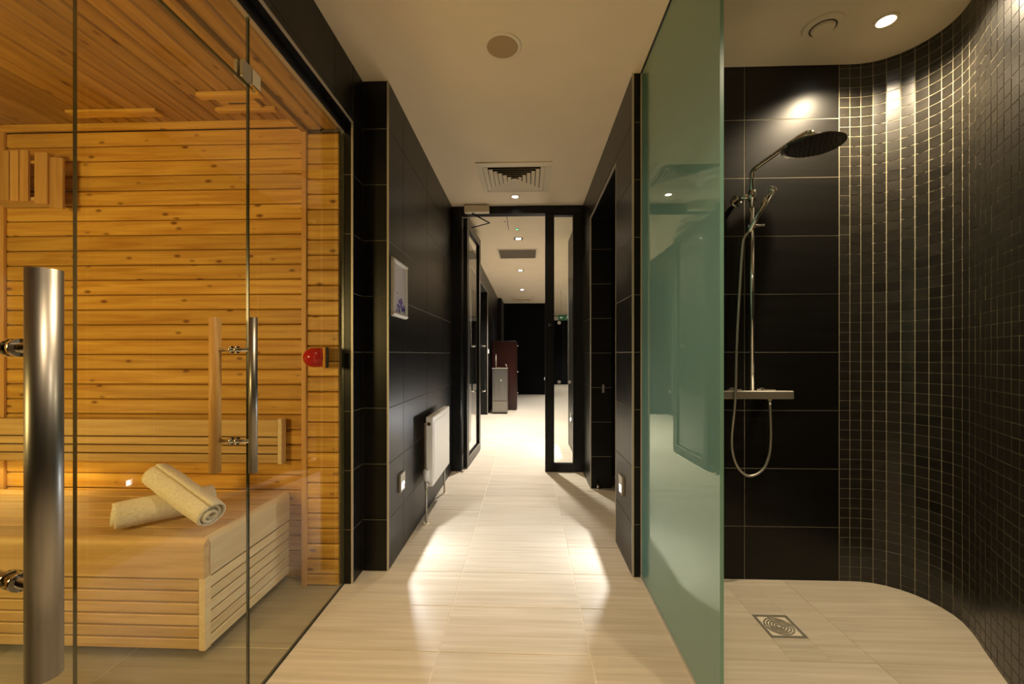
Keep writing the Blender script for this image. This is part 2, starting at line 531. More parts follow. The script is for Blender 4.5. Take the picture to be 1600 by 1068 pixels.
# ------------------------------------------------------------------ right wall: pillar, doorway, wall by the door
b = MB()
b.box(.552 + TH, 1.63, 2.20 + TH, 2.61 - TH, 0, ZS)
b.box(.552 + TH, .738 - TH, 3.65 + TH, 4.20, 0, ZC)
b.box(.552 + TH, .738 - TH, 2.60, 3.66, 2.344 + TH, ZC)
wr = b.build('wall_right', 'grout'); tag(wr, 'black tiled corridor wall on the right with a dark doorway', None, kind='structure')
tiles(wr, 'x', 2.20, -1, .556, .60, 0, ZC, [], ZJ)
tiles(wr, 'y', .552, -1, 2.204, 2.606, 0, ZC, [], ZJ)
tiles(wr, 'y', .552, -1, 2.606, 3.654, 2.344, ZC, [3.1], ZJ)
tiles(wr, 'y', .552, -1, 3.654, 4.13, 0, ZC, [], ZJ)
tiles(wr, 'x', 3.65, -1, .556, .738, 0, 2.344, [], ZJ)
tiles(wr, 'h', 2.344, -1, .556, .738, 2.61, 3.65, [], [3.1])
for (yy, zz) in ((2.199, ZC), (2.605, 2.346), (3.647, 2.346)):
    MB().box(.5505, .560, yy, yy + .008, 0, zz).build('edge_trim', 'trim', wr)
MB().box(.5505, .560, 2.605, 3.655, 2.3425, 2.350).build('edge_trim', 'trim', wr)

# room behind the doorway
rm = MB().box(.738, 2.4, 4.05, 4.15, 0, ZC).box(2.4, 2.5, 2.6, 4.15, 0, ZC).box(.738, 2.4, 2.6, 4.15, ZC, ZC + .1)
rm = rm.build('wall_side_room', 'black'); tag(rm, 'unlit side room behind the doorway', None, kind='structure')

# ------------------------------------------------------------------ shower walls
wb = MB().box(.61, 1.63, 2.2012, 2.2019, 0, ZS).build('wall_shower_back', 'grout')
tag(wb, 'large black tiles behind the shower', None, kind='structure')
tiles(wb, 'x', 2.20, -1, .602, 1.602, 0, ZS, [1.127], ZJ, th=.0015)

P = [(1.604, 2.2), (1.70, 2.198), (1.765, 2.184), (1.82, 2.153), (1.862, 2.11), (1.892, 2.05), (1.905, 1.985), (1.902, 1.92), (1.882, 1.855),
     (1.842, 1.775), (1.79, 1.69), (1.70, 1.535), (1.62, 1.38), (1.555, 1.2), (1.515, 1.0), (1.50, .7), (1.50, .2), (1.50, -.4), (1.50, -1.55)]


def catmull(P, n=24):
    out = []
    for i in range(len(P) - 1):
        p0 = P[max(i - 1, 0)]; p1 = P[i]; p2 = P[i + 1]; p3 = P[min(i + 2, len(P) - 1)]
        for k in range(n):
            t = k / n
            out.append(tuple(.5 * ((2 * p1[j]) + (-p0[j] + p2[j]) * t + (2 * p0[j] - 5 * p1[j] + 4 * p2[j] - p3[j]) * t * t + (-p0[j] + 3 * p1[j] - 3 * p2[j] + p3[j]) * t ** 3) for j in (0, 1)))
    out.append(P[-1])
    return out


CV = [Vector((*p, 0)) for p in catmull(P)]
CL = [0]
for i in range(1, len(CV)): CL.append(CL[-1] + (CV[i] - CV[i - 1]).length)


def on_curve(s):
    import bisect
    i = max(1, min(bisect.bisect_left(CL, s), len(CL) - 1))
    t = (s - CL[i - 1]) / max(1e-9, CL[i] - CL[i - 1])
    p = CV[i - 1].lerp(CV[i], t)
    a = CV[max(0, i - 3)]; c = CV[min(len(CV) - 1, i + 2)]
    return p, (c - a).normalized()


def offs(s, d):
    p, t = on_curve(s); nrm = Vector((-t.y, t.x, 0))      # tangent runs away then back towards the camera
    return p + nrm * d                                      # +d = outwards, behind the tiles


b = MB(); ns = 110
ss = [CL[-1] * k / ns for k in range(ns + 1)]
for k in range(ns):
    a0, a1 = offs(ss[k], .0006), offs(ss[k + 1], .0006); c0, c1 = offs(ss[k], .09), offs(ss[k + 1], .09)
    vs = [(p.x, p.y, z) for z in (0, ZS) for p in (a0, a1, c1, c0)]
    b.add(vs, [(0, 3, 2, 1), (4, 5, 6, 7), (0, 1, 5, 4), (1, 2, 6, 5), (2, 3, 7, 6), (3, 0, 4, 7)])
wc = b.build('wall_shower_curved', 'mgrout'); tag(wc, 'curved shower wall of small black mosaic tiles with cream joints', None, kind='structure')

# mosaic: the 300 that show largest are objects, the rest one mesh
PU, PV = .0525, .0501
sT, cT = math.sin(YAW), math.cos(YAW)


def proj(p):
    f = -sT * p.x + cT * p.y; r = cT * p.x + sT * p.y
    if f < .05: return None
    return 800 + 652 * r / f, 553 - 652 * (p.z - H) / f


cells = []
nc = int(CL[-1] / PU)
for i in range(nc):
    for j in range(-1, 54):
        z0 = max(0, .024 + j * PV) + .0013; z1 = min(ZS, .024 + (j + 1) * PV) - .0013
        if z1 - z0 < .006: continue
        p0, p1 = offs(i * PU + .0015, 0), offs((i + 1) * PU - .0015, 0)
        q = [proj(Vector((p.x, p.y, z))) for p, z in ((p0, z0), (p1, z0), (p1, z1), (p0, z1))]
        area = 0
        if all(q):
            cx = sum(a[0] for a in q) / 4; cy = sum(a[1] for a in q) / 4
            if 0 < cx < 1600 and 0 < cy < 1068:
                area = abs(sum(q[k][0] * q[(k + 1) % 4][1] - q[(k + 1) % 4][0] * q[k][1] for k in range(4))) / 2
        cells.append((area, i, j, z0, z1))
cells.sort(key=lambda c: -c[0])


def mosaic_mesh(i, z0, z1, mb, origin=Vector((0, 0, 0))):
    ch = .0006; rnd = random.uniform(-.0004, .0003)
    L = []
    for (e, d) in ((0, .0025), (0, ch), (ch, rnd - .0005)):
        p0, p1 = offs(i * PU + .0015 + e, d), offs((i + 1) * PU - .0015 - e, d)
        for p, z in ((p0, z0 + e), (p1, z0 + e), (p1, z1 - e), (p0, z1 - e)):
            L.append((p.x, p.y, z))
    fs = []
    for l in (0, 4):
        for k in range(4):
            fs.append((l + k, l + 4 + k, l + 4 + (k + 1) % 4, l + (k + 1) % 4))
    fs.append((11, 10, 9, 8))
    mb.add(L, fs)


rest = MB()
for n, (area, i, j, z0, z1) in enumerate(cells):
    if n < 300:
        m_ = MB(); mosaic_mesh(i, z0, z1, m_); m_.build('mosaic_tile', 'mosaic', wc)
    else:
        mosaic_mesh(i, z0, z1, rest)
# per-tile tone for the joined ones comes from a stored face value
ro = rest.build('mosaic_field', 'mosaic', wc); ro['kind'] = 'stuff'

# walls closing the place behind the camera
nw = MB().box(-3.0, 2.3, -1.7, -1.6, 0, ZS).build('wall_near', 'black'); tag(nw, 'dark wall closing the corridor behind the viewer', None, kind='structure')

# ------------------------------------------------------------------ sauna cabin
YB = 2.14; ZSC = 2.375; XL = -2.95; PB = .0785
sb = MB().box(XL - .05, -1.12, YB, YB + .06, 0, ZSC + .02).build('wall_sauna_back', 'pine_back')
tag(sb, 'knotty pine boards across the back of the sauna', None, kind='structure')
z = ZSC - .035 - PB / 2
while z > -PB / 2:
    zz = z
    if z - PB / 2 < 0:
        board(sb, 0, (1, YB - .014), XL, -1.11, (z + PB / 2) / 2, z + PB / 2, -1, 'pine_x', 'wall_board')
    else:
        board(sb, 0, (1, YB - .014), XL, -1.11, z, PB, -1, 'pine_x', 'wall_board')
    z -= PB
MB().box(XL, -1.12, YB - .032, YB - .014, ZSC - .035, ZSC).build('top_batten', 'pine_x', sb, bevel=.003)
MB().box(-2.83, -2.765, YB - .030, YB - .014, 0, ZSC - .035).build('joint_batten', 'pine_z', sb, bevel=.003)
sl = MB().box(XL - .06, XL - .014, -1.6, YB, 0, ZSC).build('wall_sauna_side', 'pine_back')
tag(sl, 'knotty pine boards on the far side of the sauna', None, kind='structure')
z = ZSC - .035 - PB / 2
while z > 0:
    board(sl, 1, (0, XL), -1.55, YB - .015, z, PB, 1, 'pine_y', 'wall_board'); z -= PB
# nib and soffit around the glass front
sn = MB().box(-1.105, -1.045, 2.075, YB + .03, 0, ZSC).box(-1.045, -.95, 2.075, 2.084, 0, 2.29)
sn.box(-1.105, -1.041, -1.6, 2.075, 2.31, ZSC)
sn = sn.build('wall_sauna_nib', 'pine_back'); tag(sn, 'narrow pine return beside the sauna glass', None, kind='structure')
PR = .0765; z = 2.275 - PR / 2
while z > -.04:
    c, p = (z, PR) if z > PR / 2 else ((z + PR / 2) / 2, z + PR / 2)
    if p > .02: board(sn, 0, (1, 2.061), -1.118, -.945, c, p, -1, 'pine_x', 'wall_board')
    z -= PR
MB().box(-1.128, -1.103, 2.050, 2.075, 0, 2.30).build('corner_batten', 'pine_z', sn, bevel=.003)
MB().box(-1.128, -1.106, 2.075, YB - .015, 0, 2.30).build('side_board', 'pine_z', sn)
MB().box(-1.128, -1.103, -1.55, 2.050, 2.275, 2.30).build('corner_batten', 'pine_y', sn, bevel=.003)
MB().box(-1.122, -1.106, -1.55, 2.075, 2.30, ZSC).build('fascia_board', 'pine_y', sn)
for k in range(2):
    board(sn, 1, (2, 2.292), -1.55, 2.06, -1.064 + k * .078, .078, -1, 'pine_y', 'soffit_board')
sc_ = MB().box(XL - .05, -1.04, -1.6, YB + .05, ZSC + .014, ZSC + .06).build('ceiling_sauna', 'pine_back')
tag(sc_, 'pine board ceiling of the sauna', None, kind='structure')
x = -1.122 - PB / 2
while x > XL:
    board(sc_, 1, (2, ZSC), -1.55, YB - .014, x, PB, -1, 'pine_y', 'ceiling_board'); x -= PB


def at(u, v, z):
    d = 652 * (H - z) / (v - 553); r = (u - 800) / 652
    return d * (r * cT - sT), d * (r * sT + cT)


# ceiling battens and vent of the sauna
a = at(130, 186, ZSC); c = at(262, 181, ZSC)
st = MB().box(a[0], c[0], 1.985, 2.04, ZSC - .016, ZSC - .001).build('ceiling_batten', 'pine_x', None, bevel=.003)
tag(st, 'short pine batten fixed across the sauna ceiling near the back wall', 'batten')
st2 = MB().box(-1.86, -1.48, .775, .83, ZSC - .016, ZSC - .001).build('ceiling_batten', 'pine_x', None, bevel=.003)
tag(st2, 'short pine batten on the sauna ceiling nearest the viewer', 'batten')
# sliding vent frame
vx0, vy0 = at(305, 142, ZSC); vx1 = vx0 + .30; vy1 = vy0 + .15
vr = empty('sliding_vent', ((vx0 + vx1) / 2, vy1, ZSC), 'pine sliding vent set in the sauna ceiling behind the glass clamp', 'vent')
MB().box(vx0, vx1, vy0, vy0 + .038, ZSC - .02, ZSC - .001).build('vent_rail', 'pine_x', vr, bevel=.003)
MB().box(vx0, vx1, vy1 - .03, vy1, ZSC - .02, ZSC - .001).build('vent_rail', 'pine_x', vr, bevel=.003)
MB().box(vx0 + .06, vx1 - .06, vy0 + .04, vy1 - .032, ZSC - .012, ZSC - .001).build('vent_slide', 'pine_x', vr)
MB().box(vx0 + .10, vx1 - .10, vy0 + .075, vy0 + .085, ZSC - .0135, ZSC - .012).build('finger_slot', 'grill', vr)

# bench
BX, BY = -1.22, 1.54; BT = .456
bn = empty('sauna_bench', (-2.0, 1.82, 0), 'low pale wood sauna bench with slatted top and rounded edge', 'bench')


def rounded(p0, p1, z0, z1, r, outer):
    """profile (horizontal, z) with the outer top edge rounded"""
    pr = [(p0, z0)]
    k = 7
    if outer > 0:
        pr = [(p0, z0), (p1, z0)] + [(p1 - r + r * math.cos(t * PI / 2 / k), z1 - r + r * math.sin(t * PI / 2 / k)) for t in range(k + 1)] + [(p0, z1)]
    else:
        pr = [(p0, z0), (p1, z0), (p1, z1)] + [(p0 + r - r * math.sin(t * PI / 2 / k), z1 - r + r * math.cos(t * PI / 2 / k)) for t in range(k + 1)]
    return pr


MB().prism(rounded(BY, BY + .028, .313, BT, .026, -1), 0, XL + .01, BX - .004, smooth=False).build('front_edge', 'abachi_x', bn)
MB().prism(rounded(BX - .030, BX, .313, BT, .027, 1), 1, BY + .0285, YB - .032, smooth=False).build('side_edge', 'abachi_y', bn)
y = BY + .031
while y < YB - .08:
    MB().box(XL + .01, BX - .033, y, y + .083, BT - .022, BT).build('top_slat', 'abachi_x', bn, bevel=.002, bseg=1)
    y += .088
nsl = 6; zz0, zz1 = .036, .306; sp = (zz1 - zz0) / nsl
for k in range(nsl):
    a, b_ = zz0 + k * sp + .0035, zz0 + (k + 1) * sp - .0035
    MB().box(XL + .01, BX - .028, BY + .006, BY + .028, a, b_).build('front_slat', 'abachi_x', bn, bevel=.0025, bseg=1)
    MB().box(BX - .022, BX - .001, BY + .03, YB - .034, a, b_).build('side_slat', 'abachi_y', bn, bevel=.0025, bseg=1)
MB().box(BX - .026, BX - .0005, BY + .002, BY + .034, zz0, .311).build('corner_post', 'abachi_y', bn, bevel=.003)
MB().box(XL + .01, BX - .03, BY + .03, YB - .034, .05, BT - .024).build('carcass', 'gap_shade', bn)  # dark colour stands for the shade behind the bench slats
MB().box(XL + .01, BX - .07, BY + .075, YB - .034, 0, .055).build('plinth', 'black', bn)

# backrest
br = empty('backrest_rail', (-2.0, YB - .03, .61), 'slatted pine backrest rail along the sauna back wall', 'backrest')
for (a, b_) in ((.745, .830), (.702, .739), (.659, .696), (.612, .653)):
    MB().box(XL + .05, -1.262, YB - .068, YB - .046, a, b_).build('rail_slat', 'abachi_x', br, bevel=.003, bseg=1)
MB().box(-1.262, -1.240, YB - .070, YB - .0295, .606, .836).build('end_block', 'abachi_y', br, bevel=.003)
MB().box(XL + .06, -1.263, YB - .0458, YB - .042, .615, .825).build('rail_gap_shade', 'gap_shade', br)  # dark sheet added so the gaps between rail slats look shaded
for xx in (-1.5, -2.1, -2.7):
    MB().box(xx - .02, xx + .02, YB - .0418, YB - .0295, .62, .82).build('rail_bracket', 'pine_z', br)

# corner lamp shade
lp = empty('sauna_lamp_shade', (-2.5, YB - .10, 1.93), 'slatted wooden lamp shade high on the sauna back wall', 'lamp')
def sxp(p, y=1.99):
    return -2.626 * y / 1.99 + .00334 * p * y / 1.99


for p0_, p1_, y_, z0_, z1_, tw in ((-14, -2, 1.99, 1.930, 2.180, 0), (0, 13, 1.99, 1.930, 2.180, 0), (15, 28, 1.99, 1.928, 2.180, 0), (30, 43, 1.992, 1.926, 2.182, 0), (53, 70, 2.0, 1.918, 2.176, .010), (76, 92, 2.02, 1.902, 2.160, .016)):
    a, b_ = sxp(p0_, y_), sxp(p1_, y_)
    MB().prism([(a, y_), (b_, y_ + tw), (b_, y_ + tw + .013), (a, y_ + .013)], 2, z0_, z1_).build('shade_slat', 'pine_z', lp, bevel=.002, bseg=1)
pl = [(-2.74, 2.004), (sxp(52), 2.006), (sxp(70, 2.02) - .004, 2.03), (sxp(84, 2.05), 2.10), (sxp(84, 2.05), YB - .034), (-2.74, YB - .034)]
MB().prism(pl, 2, 1.935, 1.950).build('shade_base', 'abachi_x', lp)
MB().prism(pl, 2, 2.120, 2.134).build('shade_top', 'pine_x', lp)


# towels
def towel(p0, p1, r, label, squash=.95, seed=1):
    rs = random.Random(seed)
    p0, p1 = Vector(p0), Vector(p1); ax = (p1 - p0); L = ax.length; ax.normalize()
    sd = ax.cross(Vector((0, 0, 1))).normalized(); up = sd.cross(ax)
    root = empty('rolled_towel', p0 - Vector((0, 0, r)), label, 'towel', 'rolled towels on the sauna bench')
    nS, nR, turns = 22, 96, 3.1
    mb = MB(); vs = []; th = .0095
    amp = [rs.uniform(-1, 1) for _ in range(6)]

    def ring(t, inner):
        out = []
        for k in range(nR + 1):
            f = k / nR; a = f * turns * 2 * PI + 1.2
            rad = r * (.10 + .90 * f ** .9) - (th if inner else 0)
            rad = max(rad, .002)
            edge = min(t, 1 - t); rad *= 1 - .05 * math.exp(-edge * 30)
            rad *= 1 + .018 * math.sin(9 * t + amp[0] * 3 + a) + .012 * math.sin(17 * t + 2 * a + amp[1])
            off = .006 * math.sin(a * .5 + amp[2]) if edge < .001 else 0
            c = p0 + ax * (L * t + off)
            out.append(c + sd * math.cos(a) * rad + up * math.sin(a) * rad * squash)
        return out
    rings = [(ring(i / nS, False), ring(i / nS, True)) for i in range(nS + 1)]
    n1 = nR + 1
    for o_, i_ in rings: vs += o_ + i_
    fs = []
    for i in range(nS):
        A, B = i * 2 * n1, (i + 1) * 2 * n1
        for k in range(nR):
            fs.append((A + k, A + k + 1, B + k + 1, B + k))
            fs.append((A + n1 + k + 1, A + n1 + k, B + n1 + k, B + n1 + k + 1))
        fs.append((A + nR, A + n1 + nR, B + n1 + nR, B + nR))
    for A, fl_ in ((0, False), (nS * 2 * n1, True)):
        for k in range(nR):
            q = (A + k, A + n1 + k, A + n1 + k + 1, A + k + 1)
            fs.append(q[::-1] if fl_ else q)
    mb.add(vs, fs, 0, True)
    o = mb.build('towel_roll', 'towel', root)
    tx = bpy.data.textures.new('terry', 'CLOUDS'); tx.noise_scale = .012
    d = o.modifiers.new('terry', 'DISPLACE'); d.texture = tx; d.strength = .0035; d.mid_level = .5; d.texture_coords = 'LOCAL'
    return root


towel((-1.649, 1.603, .515), (-1.423, 1.846, .515), .060, 'cream rolled towel lying flat on the bench under the other roll', seed=2)
towel((-1.264, 1.628, .518), (-1.585, 1.728, .650), .063, 'cream rolled towel resting slantwise across the other roll', seed=5)

# red beacon on the pine return
rb = empty('alarm_beacon', (-.985, 2.0, 1.10), 'red domed alarm beacon on the narrow pine return beside the sauna glass', 'beacon')
prof = [(.047, 0), (.047, .045)] + [(.046 * math.cos(t * PI / 2 / 9), .045 + .044 * math.sin(t * PI / 2 / 9)) for t in range(1, 10)]
prof = [(r_ if r_ > .001 else .001, h_) for r_, h_ in prof]
d_ = MB(); d_.lathe([(r_, -h_) for r_, h_ in prof], (-.991, 2.0, 1.148), axis=0, seg=28); 
for i in range(len(d_.sm)): d_.sm[i] = True
d_.build('red_dome', 'red', rb)
MB().box(-.991, -.978, 1.955, 2.045, 1.100, 1.196).build('amber_rim', 'orange', rb, bevel=.004)
MB().box(-.978, -.967, 1.951, 2.049, 1.098, 1.198).build('base_plate', 'rubber', rb, bevel=.003)
MB().box(-.990, -.975, 2.045, 2.064, 1.125, 1.17).build('wall_bracket', 'rubber', rb)
rb.rotation_euler.z = R(24)

# ------------------------------------------------------------------ sauna glass front
GX = -.930; GT = .008


def pane(name, y0, y1, z0, z1, parent=None, x=GX):
    m_ = MB()
    x0, x1 = x - GT / 2, x + GT / 2
    v = [(x0, y0, z0), (x1, y0, z0), (x1, y1, z0), (x0, y1, z0), (x0, y0, z1), (x1, y0, z1), (x1, y1, z1), (x0, y1, z1)]
    m_.add(v, [(1, 2, 6, 5), (3, 0, 4, 7)], 0)
    m_.add(v, [(0, 3, 2, 1), (4, 5, 6, 7), (0, 1, 5, 4), (2, 3, 7, 6)], 1)
    return m_.build(name, ['glass', 'glass_edge'], parent)


DY = 1.36; DH = 2.056; D0 = .46
gf = empty('sauna_glass_front', (GX, 1.7, 0), 'fixed clear glass front of the sauna with a steel corner clamp', 'glass panel')
pane('side_pane', DY + .003, 2.080, .004, 2.292, gf)
pane('transom_pane', D0, DY - .003, DH + .006, 2.292, gf)
MB().box(GX - .011, GX + .011, -.45, 2.0805, 2.290, 2.3375).build('head_channel', 'frame', gf)
MB().box(GX - .009, GX + .009, -.45, 2.0805, 2.286, 2.2935).build('head_trim', 'steel_d', gf)
MB().box(GX - .007, GX + .007, DY + .003, 2.080, 0, .0035).build('floor_seal', 'rubber', gf)
MB().box(GX - .006, GX + .006, 2.0805, 2.0838, 0, 2.29).build('side_seal', 'glass_edge', gf)
for (y0_, y1_, mt) in ((1.315, 1.358, 'steel_d'), (1.362, 1.405, 'chrome')):
    for sgn in (1, -1):
        xa, xb = sorted((GX + sgn * GT / 2, GX + sgn * (GT / 2 + .012)))
        MB().box(xa, xb, y0_, y1_, 2.062, 2.118).build('clamp_plate', mt, gf, bevel=.002)
pane('near_pane', -.45, .40, DH + .006, 2.292, gf)


def pull(root, c, nrm, along, top, bot, post_z, wood_r=.017, bar_r=.0125, inner=.062):
    """bar handle through a glass leaf; c = point on the glass (x, y), nrm = outward normal (x, y)"""
    cx, cy = c; nx, ny = nrm
    o = (cx + nx * .062, cy + ny * .062); i = (cx - nx * inner, cy - ny * inner)
    h = MB().tube([(o[0], o[1], bot), (o[0], o[1], top)], bar_r, 28).build('pull_bar', 'steel', root)
    h2 = MB().tube([(i[0], i[1], bot), (i[0], i[1], top)], wood_r, 24).build('inner_pull_bar', 'pine_z', root); h2['label'] = 'wooden inner pull bar'
    for z_ in post_z:
        MB().tube([(o[0], o[1], z_), (i[0] + nx * .01, i[1] + ny * .01, z_)], .0065, 14).build('pull_post', 'chrome', root)
        for s_ in (1, -1):
            MB().tube([(cx + nx * s_ * .0052, cy + ny * s_ * .0052, z_), (cx + nx * s_ * .013, cy + ny * s_ * .013, z_)], .0115, 16).build('rosette', 'chrome', root)


dr = empty('glass_door', (GX, .9, 0), 'closed clear glass sauna door with paired steel and wood pull bars', 'door')
pane('door_pane', D0, DY - .002, .008, DH, dr)
pull(dr, (GX, 1.295), (1, 0), None, 1.280, .788, (1.178, .888))
for z_ in (.25, 1.85):
    MB().box(GX - .018, GX + .018, D0 - .030, D0 + .055, z_, z_ + .09).build('door_hinge', 'steel_d', dr, bevel=.002)
# steel post between the two doors, out of frame
ps = MB().box(GX - .02, GX + .02, .4025, .4225, 0, 2.28).build('steel_post', 'frame'); tag(ps, 'slim black post between the two sauna doors', 'post')

# the second door, ajar towards the viewer
hinge = Vector((GX + .03, -.36, 0)); tip = Vector((-.625, .556, 0))
dv = (tip - hinge); DW = dv.length; dv.normalize(); nv = Vector((dv.y, -dv.x, 0))
d2 = empty('glass_door', (hinge.x, hinge.y, 0), 'glass door standing ajar nearest the viewer with a thick steel pull bar', 'door')
m_ = MB(); q = [hinge - nv * .005, hinge + nv * .005, tip + nv * .005, tip - nv * .005]
v = [(p.x, p.y, z_) for z_ in (.008, DH) for p in q]
m_.add(v, [(1, 2, 6, 5), (3, 0, 4, 7)], 0); m_.add(v, [(0, 3, 2, 1), (4, 5, 6, 7), (0, 1, 5, 4), (2, 3, 7, 6)], 1)
m_.build('door_pane', ['glass', 'glass_edge'], d2)
hp = tip - dv * .057
pull(d2, (hp.x, hp.y), (nv.x, nv.y), None, 1.266, .776, (1.172, .880), bar_r=.0165, inner=.085)
for z_ in (.25, 1.85):
    c_ = hinge + dv * .03
    MB().box(c_.x - .02, c_.x + .02, c_.y - .05, c_.y + .04, z_, z_ + .09).build('door_hinge', 'steel_d', d2, bevel=.002)

# ------------------------------------------------------------------ shower screen
SX = .602
ssn = empty('shower_screen', (SX, 1.75, 0), 'tall green frosted glass screen between corridor and shower', 'screen')
m_ = MB(); x0, x1, y0, y1, z0, z1 = SX - .006, SX + .006, 1.31, 2.192, .010, 2.62
v = [(x0, y0, z0), (x1, y0, z0), (x1, y1, z0), (x0, y1, z0), (x0, y0, z1), (x1, y0, z1), (x1, y1, z1), (x0, y1, z1)]
m_.add(v, [(1, 2, 6, 5), (3, 0, 4, 7)], 0); m_.add(v, [(0, 3, 2, 1), (4, 5, 6, 7), (0, 1, 5, 4), (2, 3, 7, 6)], 1)
m_.build('glass_pane', ['screen', 'screen_edge'], ssn)
MB().box(SX - .012, SX - .0065, 1.31, 2.199, 0, .012).build('floor_channel', 'trim', ssn)
MB().box(SX + .0065, SX + .012, 1.31, 2.199, 0, .012).build('floor_channel', 'trim', ssn)
MB().box(SX - .0065, SX + .0065, 1.31, 2.199, 0, .0095).build('channel_seal', 'rubber', ssn)
MB().box(SX - .010, SX + .010, 1.31, 2.199, 2.62, ZC).build('head_channel', 'frame', ssn)
MB().box(SX - .009, SX - .0062, 2.186, 2.1995, .012, 2.62).build('wall_channel', 'trim', ssn)
MB().box(SX + .0062, SX + .009, 2.186, 2.1995, .012, 2.62).build('wall_channel', 'trim', ssn)

# ------------------------------------------------------------------ shower set
RX, RY = 1.130, 2.135
sh = empty('shower_set', (RX, 2.18, .96), 'chrome shower column with round rain head, hand shower and bar valve', 'shower')


def arc(pts, n=8, r=.05):
    """round the corners of a polyline"""
    pts = [Vector(p) for p in pts]; out = [pts[0]]
    for i in range(1, len(pts) - 1):
        a = (pts[i - 1] - pts[i]).normalized(); b_ = (pts[i + 1] - pts[i]).normalized()
        p0 = pts[i] + a * r; p2 = pts[i] + b_ * r
        for k in range(n + 1):
            t = k / n
            out.append((1 - t) ** 2 * p0 + 2 * t * (1 - t) * pts[i] + t * t * p2)
    out.append(pts[-1])
    return out


MB().tube([(RX, RY, .98), (RX, RY, 1.90)], .0105, 18).build('riser_pipe', 'chrome', sh)
HC = Vector((1.325, 1.985, 2.125))
MB().tube(arc([(RX, RY, 1.90), (RX, RY, 2.085), (HC.x - .03, HC.y + .022, 2.195), (HC.x, HC.y, 2.20), (HC.x, HC.y, 2.165)], r=.022), .0112, 18).build('shower_arm', 'chrome', sh)
hd = MB(); hd.lathe([(.121, 0), (.125, .004), (.125, .008), (.116, .0105), (.030, .0106), (.022, .028)], HC, seg=56)
hd.tube([HC + Vector((0, 0, .024)), HC + Vector((0, 0, .050))], .019, 20); hd.build('rain_head', plain('satin_chrome', (.80, .79, .76), .17, metal=1), sh)
fp = MB().lathe([(.116, -.004), (.118, 0)], HC, seg=48).build('spray_plate', plain('spray_plate', (.10, .095, .085), .35, metal=.7), sh)
nz = MB()
for ring_, cnt in ((.02, 6), (.04, 12), (.06, 18), (.08, 24), (.10, 30), (.11, 36)):
    for k in range(cnt):
        a = 2 * PI * k / cnt
        c_ = HC + Vector((ring_ * math.cos(a), ring_ * math.sin(a), -.004))
        nz.tube([c_, c_ + Vector((0, 0, -.0035))], .0024, 6)
o = nz.build('nozzles', 'rubber', fp); o['kind'] = 'stuff'
# wall bracket
bz = 1.955
MB().lathe([(.030, 0), (.030, .014), (.026, .018)], (RX - .045, 2.199, bz), axis=1, seg=28).build('bracket_flange', 'chrome', sh).scale = (1, 1, 1)
sh.children[-1].location.y -= .018
MB().tube([(RX - .045, 2.185, bz), (RX - .035, 2.150, bz), (RX - .004, RY, bz)], .012, 14).build('bracket_arm', 'chrome', sh)
MB().tube([(RX, RY, bz - .022), (RX, RY, bz + .028)], .018, 18).build('bracket_collar', 'chrome', sh)
# slider
sz = 1.80
MB().tube([(RX, RY, sz - .012), (RX, RY, sz + .016)], .019, 18).build('slider_clamp', 'chrome', sh)
MB().tube([(RX - .030, RY - .012, sz), (RX + .052, RY - .012, sz + .004)], .009, 16).build('slider_lever', 'chrome', sh)
# hand shower
hs0 = Vector((RX - .038, RY - .045, 1.765)); hs1 = Vector((RX + .062, RY - .055, 1.955))
hh = MB().tube([hs0, hs0.lerp(hs1, .55), hs0.lerp(hs1, .62), hs1], .011, 16, radii=[.0095, .012, .015, .0165]).build('hand_shower', 'chrome', sh)
dd = (hs1 - hs0).normalized()
MB().tube([hs1 - dd * .002, hs1 + dd * .012, hs1 + dd * .020], .0165, 18, radii=[.0175, .023, .020]).build('hand_shower_cap', plain('white_chrome', (.8, .78, .74), .15, metal=.6), sh)
# valve
vz = .962
vb = MB().prism([(RY - .035, vz - .020), (RY + .020, vz - .020), (RY + .020, vz + .018), (RY - .030, vz + .022), (RY - .035, vz + .017)], 0, RX - .195, RX + .185).build('valve_body', 'steel_d', sh, bevel=.004)
for sx_ in (-.075, .075):
    MB().tube([(RX + sx_, RY + .015, vz), (RX + sx_, 2.188, vz)], .017, 18).build('valve_inlet', 'chrome', sh)
    MB().lathe([(.030, -.012), (.030, 0)], (RX + sx_, 2.199, vz), axis=1, seg=24).build('inlet_cover', 'chrome', sh)
MB().box(RX + .045, RX + .105, RY - .025, RY + .005, vz + .022, vz + .030).build('valve_knob', 'chrome', sh, bevel=.004)
MB().box(RX - .12, RX - .06, RY - .025, RY + .005, vz + .022, vz + .030).build('valve_knob', 'chrome', sh, bevel=.004)
hx = RX + .083
MB().tube([(hx, RY - .008, vz - .020), (hx, RY - .008, vz - .050)], .010, 14).build('hose_outlet', 'chrome', sh)
# hose: down from the outlet, round the loop and up to the hand shower
pts = [(hx, RY - .008, vz - .05), (hx + .004, RY - .008, vz - .15), (hx + .004, RY - .008, .74), (hx - .004, RY - .008, .66), (hx - .03, RY - .01, .595), (hx - .075, RY - .012, .562),
       (hx - .118, RY - .012, .560), (hx - .16, RY - .014, .60), (hx - .186, RY - .016, .67), (hx - .192, RY - .02, .76), (hx - .190, RY - .05, .95), (hx - .186, RY - .055, 1.20), (hx - .168, RY - .05, 1.50),
       (hx - .155, RY - .048, 1.68), (hx - .145, RY - .046, 1.735), (hs0.x, hs0.y, hs0.z)]


